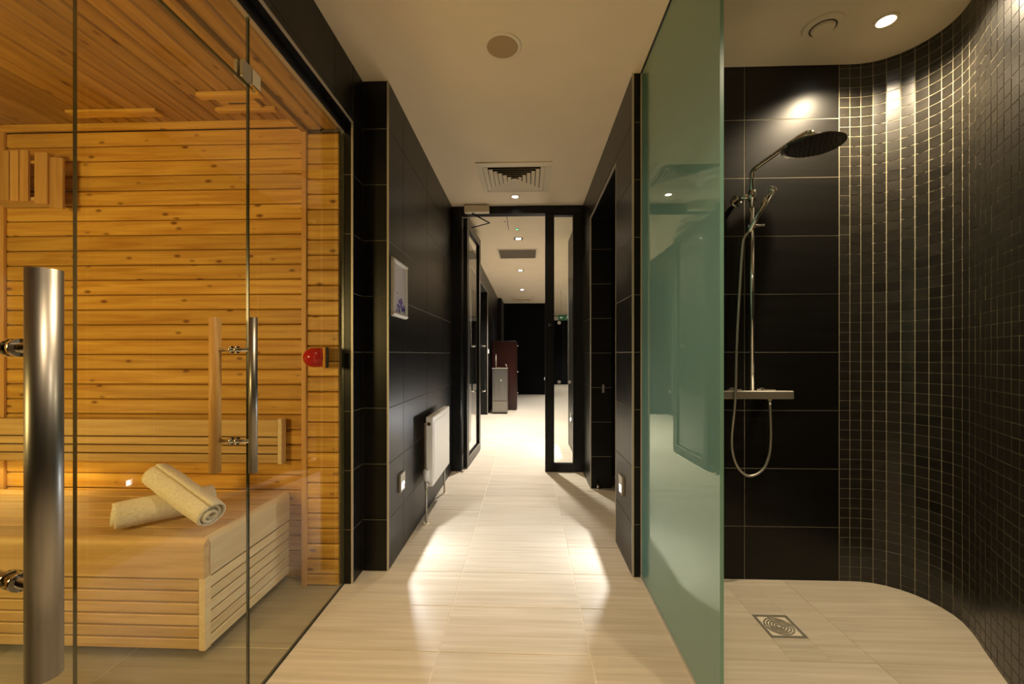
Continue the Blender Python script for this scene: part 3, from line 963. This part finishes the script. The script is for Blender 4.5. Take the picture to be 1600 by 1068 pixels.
def smooth_path(P, n=10):
    out = []
    for i in range(len(P) - 1):
        p0 = P[max(i - 1, 0)]; p1 = P[i]; p2 = P[i + 1]; p3 = P[min(i + 2, len(P) - 1)]
        for k in range(n):
            t = k / n
            out.append(tuple(.5 * ((2 * p1[j]) + (-p0[j] + p2[j]) * t + (2 * p0[j] - 5 * p1[j] + 4 * p2[j] - p3[j]) * t * t + (-p0[j] + 3 * p1[j] - 3 * p2[j] + p3[j]) * t ** 3) for j in range(3)))
    out.append(P[-1]); return out


MB().tube(smooth_path(pts), .0062, 10).build('shower_hose', 'steel_d', sh)

# drain
dn = empty('floor_drain', (1.08, 1.827, 0), 'square steel shower drain with ringed grate in the floor', 'drain')
fr = MB().box(DR[0], DR[1], DR[2], DR[3], -.006, -.0045)
for a_ in ((DR[0], DR[0] + .012, DR[2], DR[3]), (DR[1] - .012, DR[1], DR[2], DR[3]), (DR[0] + .012, DR[1] - .012, DR[2], DR[2] + .012), (DR[0] + .012, DR[1] - .012, DR[3] - .012, DR[3])):
    fr.box(*a_, -.0045, .001)
fr.build('drain_frame', 'steel_d', dn)
cc = (1.08, 1.827)
for r_ in (.058, .047, .036, .025, .014):
    mm = MB(); seg = 40; vs = []
    for (q_, z_) in ((r_, -.0045), (r_, .0005), (r_ - .0055, .0005), (r_ - .0055, -.0045)):
        for k in range(seg):
            a = 2 * PI * k / seg; vs.append((cc[0] + q_ * math.cos(a), cc[1] + q_ * math.sin(a), z_))
    fs = [(l * seg + k, l * seg + (k + 1) % seg, (l + 1) * seg + (k + 1) % seg, (l + 1) * seg + k) for l in range(3) for k in range(seg)]
    mm.add(vs, fs); mm.build('grate_ring', 'steel_d', dn)
for k in range(8):
    a = 2 * PI * k / 8 + .2
    p_ = [(cc[0] + .014 * math.cos(a), cc[1] + .014 * math.sin(a), -.002), (cc[0] + .072 * math.cos(a), cc[1] + .072 * math.sin(a), -.002)]
    if k % 2 == 0: MB().tube(p_, .002, 6).build('grate_rib', 'steel_d', dn)
MB().lathe([(.052, -.0046), (.052, -.0042)], (cc[0], cc[1], 0), seg=32).build('drain_well', 'black', dn)


# ------------------------------------------------------------------ ceiling fittings
def downlight(x, y, z, label, r=.042, group=None, square=False):
    t = empty('downlight', (x, y, z), label, 'light', group)
    if square:
        s_ = r * 1.25
        MB().box(x - s_, x + s_, y - s_, y - s_ + .014, z - .004, z - .0005).box(x - s_, x + s_, y + s_ - .014, y + s_, z - .004, z - .0005) \
            .box(x - s_, x - s_ + .014, y - s_ + .014, y + s_ - .014, z - .004, z - .0005).box(x + s_ - .014, x + s_, y - s_ + .014, y + s_ - .014, z - .004, z - .0005).build('bezel', 'cream', t)
        MB().box(x - s_ + .014, x + s_ - .014, y - s_ + .014, y + s_ - .014, z - .0012, z - .0004).build('recess', 'grill', t)
    else:
        m2 = MB(); seg = 32; vs = []
        for (q_, z_) in ((r, z - .0005), (r, z - .004), (r - .012, z - .005), (r - .014, z - .0005)):
            for k in range(seg):
                a = 2 * PI * k / seg; vs.append((x + q_ * math.cos(a), y + q_ * math.sin(a), z_))
        m2.add(vs, [((l + 1) * seg + k, (l + 1) * seg + (k + 1) % seg, l * seg + (k + 1) % seg, l * seg + k)[::-1] for l in range(3) for k in range(seg)])
        m2.build('bezel', 'cream', t)
    MB().lathe([(r * .62, z - .0026), (r * .62, z - .0015)], (x, y, 0), seg=24).build('lens', 'lamp', t)
    return t


downlight(-.108, 3.88, ZC, 'round corridor downlight just before the dark door frame')
downlight(1.60, 1.917, ZS, 'round downlight over the shower beside the curved mosaic wall', r=.048)
downlight(-.106, 5.30, ZC, 'square downlight nearest the door, before the brown grille', r=.055, square=True)
downlight(-.110, 7.30, ZC, 'square hall downlight beyond the brown ceiling grille', r=.055, square=True)
downlight(-.105, 9.50, ZC, 'farthest square downlight before the end wall', r=.055, square=True)
for (x, y) in ((1.9, 10.5), (1.9, 14.2)):
    pass

# unseen lamp fittings added out of view to go with the unseen spots
for (x, y, z_, l_) in ((-.10, 1.12, ZC, 'corridor downlight just in front of the round speaker grille'), (-.10, .0, ZC, 'added unseen corridor downlight straight above the viewer'),
                       (-.10, -1.0, ZC, 'added unseen corridor downlight behind the viewer'), (1.05, .55, ZS, 'added unseen second shower downlight, nearer the viewer than the one by the mosaic')):
    t = downlight(x, y, z_, l_, group='downlights above the viewer')

# round speaker
sp_ = empty('ceiling_speaker', (-.116, 1.985, ZC), 'round beige speaker grille flush in the corridor ceiling', 'speaker')
MB().lathe([(.078, -.0055), (.088, -.004), (.093, -.0004)], (-.116, 1.985, ZC), seg=44).build('speaker_rim', 'cream', sp_)
MB().lathe([(.070, -.0075), (.074, -.0056)], (-.116, 1.985, ZC), seg=40).build('speaker_mesh', plain('speaker_mesh', (.44, .31, .17), .8), sp_)
# round extract valve in the shower
ev = empty('extract_valve', (1.34, 1.937, ZS), 'round cream extract valve in the shower ceiling', 'vent')
MB().lathe([(.060, -.012), (.078, -.008), (.082, -.0004)], (1.34, 1.937, ZS), seg=40).build('valve_rim', 'ceiling', ev)
MB().lathe([(.052, -.0135), (.054, -.0121)], (1.34, 1.937, ZS), seg=32).build('valve_gap', 'grill', ev)
MB().lathe([(.042, -.022), (.047, -.0136)], (1.34, 1.937, ZS), seg=32).build('valve_disc', 'ceiling', ev)

# square diffuser
vx, vy, vh = -.100, 3.475, .295
df = empty('air_diffuser', (vx, vy, ZC), 'square cream four way air diffuser in the corridor ceiling', 'vent')


def sqring(cx, cy, ho, hi, zo, zi, th=.003):
    m2 = MB(); vs = []
    for (h_, z_) in ((ho, zo), (hi, zi), (hi, zi + th), (ho, zo + th)):
        for (a, b_) in ((-1, -1), (1, -1), (1, 1), (-1, 1)): vs.append((cx + a * h_, cy + b_ * h_, z_))
    fs = []
    for l in range(4):
        for k in range(4):
            fs.append((l * 4 + k, l * 4 + (k + 1) % 4, ((l + 1) % 4) * 4 + (k + 1) % 4, ((l + 1) % 4) * 4 + k)[::-1])
    return m2.add(vs, fs)


sqring(vx, vy, vh, vh - .05, ZC - .009, ZC - .017, .0085).build('diffuser_frame', 'cream', df)
MB().box(vx - .24, vx + .24, vy - .24, vy + .24, ZC - .0008, ZC - .0003).build('duct_shade_sheet', plain('duct_shade', (.012, .009, .006), .9), df)  # flat dark sheet; its colour stands for the shade inside the duct
h_ = .238
while h_ > .045:
    sqring(vx, vy, h_, h_ - .029, ZC - .017, ZC - .002, .0015).build('diffuser_blade', 'cream', df)
    h_ -= .036
MB().box(vx - .022, vx + .022, vy - .022, vy + .022, ZC - .017, ZC - .013).build('diffuser_centre', 'cream', df)

# small ceiling details
pr_ = MB().lathe([(.012, -.008), (.016, -.0005)], (-.25, 3.74, ZC), seg=20).build('ceiling_sensor', 'lamp'); tag(pr_, 'tiny ceiling sensor, made to glow, beside the diffuser', 'sensor')  # a sensor, no lamp: the lit lens material makes it glow
g_ = empty('smoke_detector', (-.112, 4.88, ZC), 'small ceiling indicator with a green light beyond the door head', 'indicator')
MB().lathe([(.022, -.006), (.026, -.0005)], (-.112, 4.88, ZC), seg=20).build('indicator_base', 'white', g_)
MB().lathe([(.014, -.010), (.016, -.0061)], (-.112, 4.88, ZC), seg=20).build('indicator_lens', 'green_led', g_)
s_ = MB().lathe([(.020, -.012), (.028, -.0005)], (-.06, 8.3, ZC), seg=20).build('ceiling_detector', 'white'); tag(s_, 'small white ceiling dot between the two far downlights', 'detector')
hg = empty('hall_grille', (-.133, 6.1, ZC), 'brown rectangular return air grille in the hall ceiling', 'vent')
sqring(-.133, 6.10, .29, .265, ZC - .006, ZC - .006, .0055).build('grille_frame', 'cream', hg)
MB().box(-.398, .132, 5.835, 6.365, ZC - .004, ZC - .0005).build('grille_core', 'ventbrown', hg)
hg2 = empty('hall_diffuser', (-.1, 11.0, ZC), 'far ceiling air diffuser by the end wall', 'vent')
sqring(-.12, 10.95, .30, .25, ZC - .01, ZC - .01, .0095).build('diffuser_frame', 'cream', hg2)
for k in range(4): sqring(-.12, 10.95, .245 - k * .06, .215 - k * .06, ZC - .004, ZC - .03, .002).build('diffuser_blade', 'cream', hg2)
ht = empty('access_hatch', (-.48, 4.66, ZC), 'square ceiling access hatch beyond the door closer', 'hatch')
MB().box(-.741, -.209, 4.414, 4.911, ZC - .0012, ZC - .0004).build('hatch_gap', 'grill', ht)
MB().box(-.735, -.215, 4.42, 4.905, ZC - .006, ZC - .0013).build('hatch_panel', 'ceiling', ht, bevel=.002)
MB().box(-.25, -.235, 4.58, 4.60, ZC - .009, ZC - .006).build('hatch_lock', 'grill', ht)


# ------------------------------------------------------------------ step lights with a real shielded recess
def steplight(side, xw, y, zc, label):
    """plate proud of the wall; a slot with a small lamp behind its lip throws the light on the floor"""
    t = empty('step_light', (xw, y, zc), label, 'light')
    n = side; w_, h_ = .045, .052; T = .012
    sw, s0, s1 = .0200, zc - .040, zc - .004

    def bx_(mb, u0, u1, y0, y1, z0, z1):
        a, b_ = sorted((xw + n * u0, xw + n * u1)); mb.box(a, b_, y0, y1, z0, z1); return mb
    m2 = MB()
    bx_(m2, .0005, T, y - w_, y - sw, zc - h_, zc + h_); bx_(m2, .0005, T, y + sw, y + w_, zc - h_, zc + h_)
    bx_(m2, .0005, T, y - sw, y + sw, zc - h_, s0); bx_(m2, .0005, T, y - sw, y + sw, s1, zc + h_)
    m2.build('face_plate', 'steel_d', t)
    bx_(MB(), .0005, .0015, y - sw, y + sw, s0, s1).build('lens', 'led', t)
    l = light('step_lamp', 'POINT', (xw + n * .0035, y, zc - .016), 18, (.93, .96, 1), .0012)
    return t


steplight(1, -.742, 2.44, .412, 'lit square step light low on the left corridor wall')
steplight(-1, .552, 2.43, .412, 'lit square step light low on the right corridor wall')

# ------------------------------------------------------------------ radiator, picture
rd = empty('radiator', (-.70, 3.18, .24), 'white panel radiator on the left corridor wall', 'radiator')
MB().box(-.700, -.650, 2.87, 3.49, .245, .727).build('radiator_body', 'white', rd, bevel=.006)
MB().box(-.6505, -.6465, 2.90, 3.46, .285, .690).build('front_panel', 'white', rd, bevel=.003)
gr = MB()
for k in range(20): gr.box(-.694, -.656, 2.89 + k * .03, 2.91 + k * .03, .7265, .7285)
gr.build('top_grille', plain('grille_grey', (.5, .48, .43), .5), rd)
MB().tube([(-.676, 2.862, .68), (-.676, 2.872, .68)], .012, 14).build('bleed_valve', 'grill', rd)
for yy in (3.0, 3.36): MB().box(-.7415, -.698, yy, yy + .03, .30, .66).build('wall_bracket', 'white', rd)
tv = MB().tube([(-.69, 2.845, .295), (-.69, 2.845, .362), (-.69, 2.845, .372)], .02, 20, radii=[.02, .021, .017]).build('thermostat_head', plain('valve_white', (.8, .79, .75), .4), rd)
MB().tube([(-.69, 2.845, .235), (-.69, 2.845, .295)], .011, 14, radii=[.009, .014]).build('valve_body', 'steel_d', rd)
MB().tube([(-.69, 2.845, .265), (-.675, 2.875, .265)], .008, 12).build('valve_tail', 'steel_d', rd)
MB().tube([(-.69, 2.845, .0), (-.69, 2.845, .235)], .0075, 12).build('feed_pipe', 'steel_d', rd)
MB().tube([(-.69, 3.475, .0), (-.69, 3.475, .246)], .0075, 12).build('feed_pipe', 'steel_d', rd)
for yy in (2.845, 3.475): MB().lathe([(.022, 0), (.018, .005)], (-.69, yy, 0), seg=20).build('pipe_collar', 'cream', rd)

pf = empty('picture_frame', (-.742, 2.385, 1.375), 'white framed notice with a lavender picture on the black wall', 'frame')
y0, y1, z0, z1 = 2.255, 2.525, 1.375, 1.70; xw = -.7418
for (a, b_, c, d) in ((y0, y1, z0, z0 + .026), (y0, y1, z1 - .026, z1)):
    MB().prism([(xw, c), (xw + .014, c + .004), (xw + .019, (c + d) / 2), (xw + .014, d - .004), (xw, d)], 1, a, b_).build('frame_rail', plain('silver_white', (.72, .69, .60), .35), pf)
for (a, b_) in ((y0, y0 + .026), (y1 - .026, y1)):
    MB().prism([(xw, a), (xw + .014, a + .004), (xw + .019, (a + b_) / 2), (xw + .014, b_ - .004), (xw, b_)], 2, z0 + .024, z1 - .024).build('frame_rail', plain('silver_white', (.72, .69, .60), .35), pf)
MB().box(xw, xw + .006, y0 + .024, y1 - .024, z0 + .024, z1 - .024).build('poster', plain('poster_paper', (.60, .55, .56), .3), pf)
ppx = xw + .0064
pw = MB()
pw.box(ppx - .0005, ppx, y0 + .032, y0 + .040, z0 + .026, z0 + .10)
pw.build('poster_stem', plain('ink_dark', (.08, .07, .09), .6), pf)
lv = MB(); rr = random.Random(3)
for k in range(46):
    a = rr.uniform(y0 + .09, y1 - .035); hgt = .02 + .075 * max(0, 1 - abs(a - (y0 + .16)) / .09)
    zb_ = z0 + .026 + rr.random() * hgt; q_ = .006 + rr.random() * .007
    lv.box(ppx - .0005, ppx + .0001 * (k % 4), a - q_, a + q_, zb_, zb_ + q_ * 1.4)
lv.build('poster_lavender', plain('lavender', (.17, .12, .36), .6, noise=.5, scale=90), pf)
MB().box(ppx - .0005, ppx, y0 + .08, y0 + .115, z0 + .135, z0 + .139).build('poster_text', plain('ink_grey', (.2, .18, .25), .6), pf)

# ------------------------------------------------------------------ hall door frame, sidelight and open leaf
dfm = MB().box(-.742, -.650, 4.125, 4.215, 0, ZC).box(-.650, .552, 4.125, 4.215, 2.553, ZC).build('door_frame', 'frame', None, bevel=.004)
tag(dfm, 'black door frame across the end of the corridor', None, kind='structure')
sd_ = empty('sidelight', (.37, 4.16, 0), 'narrow black framed glass sidelight on the right of the door opening', 'glazed panel')
MB().box(.183, .272, 4.135, 4.195, 0, 2.552).build('stile', 'frame', sd_, bevel=.004)
MB().box(.456, .5515, 4.135, 4.195, 0, 2.552).build('stile', 'frame', sd_, bevel=.004)
MB().box(.272, .456, 4.135, 4.195, 0, .08).build('bottom_rail', 'frame', sd_)
MB().box(.272, .456, 4.135, 4.195, 2.535, 2.552).build('top_rail', 'frame', sd_)
m_ = MB(); m_.add([(.272, 4.16, .08), (.456, 4.16, .08), (.456, 4.16, 2.535), (.272, 4.16, 2.535), (.272, 4.168, .08), (.456, 4.168, .08), (.456, 4.168, 2.535), (.272, 4.168, 2.535)],
                 [(0, 1, 2, 3), (5, 4, 7, 6), (0, 4, 5, 1), (3, 2, 6, 7), (1, 5, 6, 2), (4, 0, 3, 7)])
m_.build('glass_pane', 'glass', sd_)
for (u_, z_) in ((.322, 1.476), (.322, .888), (.425, .888)):
    MB().lathe([(.017, -.0015), (.017, 0)], (u_, 4.1595, z_), axis=1, seg=24).build('frosted_dot', 'dot', sd_)
MB().lathe([(.012, -.028), (.016, -.02), (.016, -.004), (.010, 0)], (.225, 4.135, 1.45), axis=1, seg=20).build('door_catch', 'rubber', sd_)

hx0, hy0 = -.603, 4.215; hx1, hy1 = -.560, 5.06
d3 = empty('door_1', (hx0, hy0, 0), 'black framed glass door standing open into the hall', None, kind='structure')
dvv = Vector((hx1 - hx0, hy1 - hy0, 0)); LW = dvv.length; dvv.normalize(); nn_ = Vector((-dvv.y, dvv.x, 0))   # nn_ points to -x


def leafbox(u0, u1, t0, t1, z0, z1, name, mt, bevel=0):
    q = [Vector((hx0, hy0, 0)) + dvv * u + nn_ * t for u, t in ((u0, t0), (u1, t0), (u1, t1), (u0, t1))]
    vs = [(p.x, p.y, z_) for z_ in (z0, z1) for p in q]
    return MB().add(vs, [(0, 3, 2, 1), (4, 5, 6, 7), (0, 1, 5, 4), (1, 2, 6, 5), (2, 3, 7, 6), (3, 0, 4, 7)]).build(name, mt, d3, bevel=bevel)


leafbox(0, .085, 0, .045, .01, 2.545, 'stile', 'frame', .003)
leafbox(LW - .085, LW, 0, .045, .01, 2.545, 'stile', 'frame', .003)
leafbox(.085, LW - .085, 0, .045, .01, .10, 'bottom_rail', 'frame')
leafbox(.085, LW - .085, 0, .045, 2.46, 2.545, 'top_rail', 'frame')
leafbox(.085, LW - .085, .018, .026, .10, 2.46, 'glass_pane', 'glass')
for (u_, z0_, z1_) in ((.088, .10, 2.46), (LW - .093, .10, 2.46)): leafbox(u_ - .003, u_ + .003, -.003, 0, z0_, z1_, 'glazing_bead', 'steel_d')
leafbox(.09, LW - .09, -.003, 0, .097, .103, 'glazing_bead', 'steel_d')
for s_ in (-1, 1):
    off = -.062 if s_ < 0 else .045 + .062
    t0 = 0 if s_ < 0 else .045
    A = Vector((hx0, hy0, 0)) + dvv * (LW - .045)
    P0 = A + nn_ * t0; P1 = A + nn_ * off
    MB().tube(arc([(P0.x, P0.y, 1.26), (P1.x, P1.y, 1.26), (P1.x, P1.y, .72), (P0.x, P0.y, .72)], r=.018), .010, 14).build('pull_handle', 'chrome', d3)
# second narrow upright of frame on the hinge side
cl = empty('door_closer', (-.5, 4.11, 2.56), 'cream overhead door closer with folding arm on the door head', 'door closer')
MB().box(-.612, -.368, 4.062, 4.124, 2.553, 2.622).build('closer_body', 'cream', cl, bevel=.004)
A0 = Vector((-.53, 4.10, 2.545)); A1 = Vector((-.385, 4.32, 2.525)); A2 = Vector((-.600, 4.47, 2.520))
MB().tube([A0 + Vector((0, 0, .012)), A0], .012, 14).build('arm_pivot', 'rubber', cl)
MB().tube([A0, A1], .007, 8).build('closer_arm', 'rubber', cl)
MB().tube([A1, A2], .006, 8).build('closer_arm', 'rubber', cl)
for (x, y, l_) in ((-.632, 4.10, 'small chrome door stop at the foot of the left door jamb'), (.615, 3.632, 'small chrome door stop at the foot of the right doorway reveal')):
    t = empty('door_stop', (x, y, 0), l_, 'door stop')
    MB().lathe([(.016, 0), (.016, .006), (.009, .010), (.009, .03)], (x, y, 0), seg=18).build('stop_base', 'chrome', t)
    MB().lathe([(.012, .03), (.012, .042), (.008, .046)], (x, y, 0), seg=18).build('stop_buffer', 'rubber', t)
lt = MB().box(.655, .672, 3.640, 3.649, .83, .90).build('strike_plate', 'steel_d'); tag(lt, 'small steel strike plate on the right doorway reveal', 'latch plate')

# ------------------------------------------------------------------ hall beyond the door
b = MB()
b.box(-1.0, -.758, 4.215, 5.592, 0, ZC).box(-1.0, -.758, 5.592, 8.008, 2.358, ZC).box(-1.0, -.758, 8.008, 10.9, 0, ZC).box(-1.0, -.66, 10.9, 12.1, 0, ZC)
b.box(-1.6, -1.55, 5.5, 8.2, 0, ZC).box(-1.6, -1.0, 5.4, 5.5, 0, ZC).box(-1.6, -1.0, 8.2, 8.3, 0, ZC)
wh = b.build('wall_hall_left', 'dark_grout'); tag(wh, 'black tiled left wall of the hall with a dark doorway', None, kind='structure')
HJ = [4.9, 5.5, 8.6, 9.2, 9.8, 10.4]
tiles(wh, 'y', -.750, 1, 4.215, 5.6, 0, ZC, HJ, ZJ)
tiles(wh, 'y', -.750, 1, 5.6, 8.0, 2.35, ZC, [6.2, 6.8, 7.4], ZJ)
tiles(wh, 'y', -.750, 1, 8.0, 10.9, 0, ZC, HJ, ZJ)
tiles(wh, 'x', 8.0, -1, -1.0, -.752, 0, 2.35, [], ZJ)
tiles(wh, 'x', 10.892, -1, -.75, -.66, 0, ZC, [], ZJ)
for yy in (5.596, 7.998): MB().box(-.757, -.7485, yy, yy + .008, 0, 2.352).build('edge_trim', 'trim', wh)
MB().box(-.757, -.7485, 5.6, 8.0, 2.348, 2.356).build('edge_trim', 'trim', wh)
b = MB().box(.548, .80, 4.215, 5.442, 0, ZC)
wq = b.build('wall_hall_right', 'grout'); tag(wq, 'short black tiled wall just beyond the glass sidelight', None, kind='structure')
tiles(wq, 'y', .540, -1, 4.215, 5.45, 0, ZC, [4.75, 5.35], ZJ)
MB().box(.5385, .546, 5.444, 5.452, 0, ZC).build('edge_trim', 'trim', wq)
we = MB().box(-.66, .60, 12.05, 12.15, 0, ZC).box(.55, .60, 12.15, 16.2, 0, ZC).box(.6, 3.4, 16.1, 16.2, 0, ZC).box(3.3, 3.4, 4.2, 16.1, 0, ZC).box(.8, 3.3, 4.2, 4.3, 0, ZC)
we.box(-1.9, -1.0, 4.2, 4.22, 0, ZC).box(-1.9, -1.8, 4.2, 16, 0, ZC)
we = we.build('wall_end', plain('navy_black_paint', (.0022, .0022, .0035), .8, spec=.12)); tag(we, 'dark end wall of the hall', None, kind='structure')
lb = MB().box(.62, 3.2, 16.0, 16.095, 2.46, 2.60).build('lit_band_1', 'white'); tag(lb, 'white strip standing for the lit top of the far wall', None, kind='structure')  # white box paints the light on the upper far wall
steplight(-1, .540, 5.04, .40, 'lit step light on the short wall beyond the sidelight')

ex = empty('exit_sign', (.87, 9.5, 1.93), 'green emergency exit sign hanging in the hall', 'sign')
MB().box(.72, 1.04, 9.50, 9.52, 1.93, 2.055).build('sign_board', 'exit_green', ex)
fg = MB(); f0 = 9.4985
fg.box(.775, .83, f0, 9.5, 1.986, 1.998)
fg.prism([(.745, 1.992), (.785, 2.018), (.785, 1.966)], 1, f0, 9.5)
fg.build('arrow', 'exit_white', ex)
mn = MB(); mn.lathe([(.010, -.0012), (.010, 0)], (.925, 9.4998, 2.030), axis=1, seg=12)
for seg_ in (((.925, 2.018), (.918, 1.988)), ((.922, 2.014), (.898, 2.006)), ((.924, 2.014), (.944, 2.000)), ((.918, 1.988), (.898, 1.974)), ((.898, 1.974), (.884, 1.956)), ((.918, 1.988), (.938, 1.970)), ((.938, 1.970), (.950, 1.950))):
    (a, b_), (c, d) = seg_; mn.tube([(a, 9.499, b_), (c, 9.499, d)], .005, 5)
mn.build('running_figure', 'exit_white', ex)
MB().box(.965, 1.02, f0, 9.5, 1.945, 2.04).build('door_symbol', 'exit_white', ex)
for xx in (.78, .98): MB().tube([(xx, 9.51, 2.055), (xx, 9.51, ZC)], .003, 6).build('hanger', 'steel_d', ex)

# cabinet and water fountain
cb = empty('storage_cabinet', (-.47, 8.95, 0), 'dark red wooden cabinet behind the drinking fountain', 'cabinet')
MB().box(-.725, -.225, 8.66, 9.35, 0, 1.44).build('cabinet_body', 'wine', cb, bevel=.004)
for (z0, z1) in ((.02, .47), (.48, .93), (.94, 1.42)):
    MB().box(-.2245, -.206, 8.675, 9.335, z0, z1).build('cabinet_door', 'wine', cb, bevel=.002)
for z_ in (.36, .80, 1.34):
    MB().tube([(-.206, 8.72, z_), (-.180, 8.72, z_)], .014, 12).build('cabinet_knob', 'chrome', cb)
wf = empty('drinking_fountain', (-.52, 8.25, 0), 'brushed steel drinking fountain with tall spout beside the dark red cabinet', 'drinking fountain')
MB().box(-.675, -.375, 8.11, 8.42, .03, .885).build('fountain_body', 'steel', wf, bevel=.01)
MB().box(-.685, -.365, 8.10, 8.43, .885, .906).build('basin_top', 'chrome', wf, bevel=.006)
for k in range(7): MB().box(-.662, -.388, 8.104, 8.110, .055 + k * .028, .067 + k * .028).build('grille_bar', 'steel_d', wf)
for k in range(9): MB().box(-.660 + k * .033, -.654 + k * .033, 8.101, 8.106, .05, .25).build('grille_upright', 'steel_d', wf)
MB().box(-.665, -.385, 8.1085, 8.1105, .04, .26).build('grille_back', 'grill', wf)
MB().tube([(-.605, 8.2, .90), (-.605, 8.2, 1.145), (-.605, 8.19, 1.165)], .011, 12).build('glass_filler', 'chrome', wf)
MB().tube([(-.40, 8.2, .905), (-.40, 8.2, .95), (-.415, 8.17, .965)], .010, 12).build('bubbler', 'chrome', wf)
MB().tube([(-.50, 8.095, .655), (-.50, 8.111, .655)], .009, 16).build('push_button', 'white', wf)
MB().box(-.60, -.44, 8.15, 8.37, 0, .03).build('foot', 'black', wf)
sw = MB().box(.50, .545, 12.035, 12.049, .42, .50).build('wall_switch', 'white'); tag(sw, 'small white switch plate on the dark end wall', 'switch')
s2 = MB().box(-.7495, -.738, 8.10, 8.17, 1.18, 1.26).build('wall_switch', 'white'); tag(s2, 'small white switch plate on the wall above the drinking fountain', 'switch')
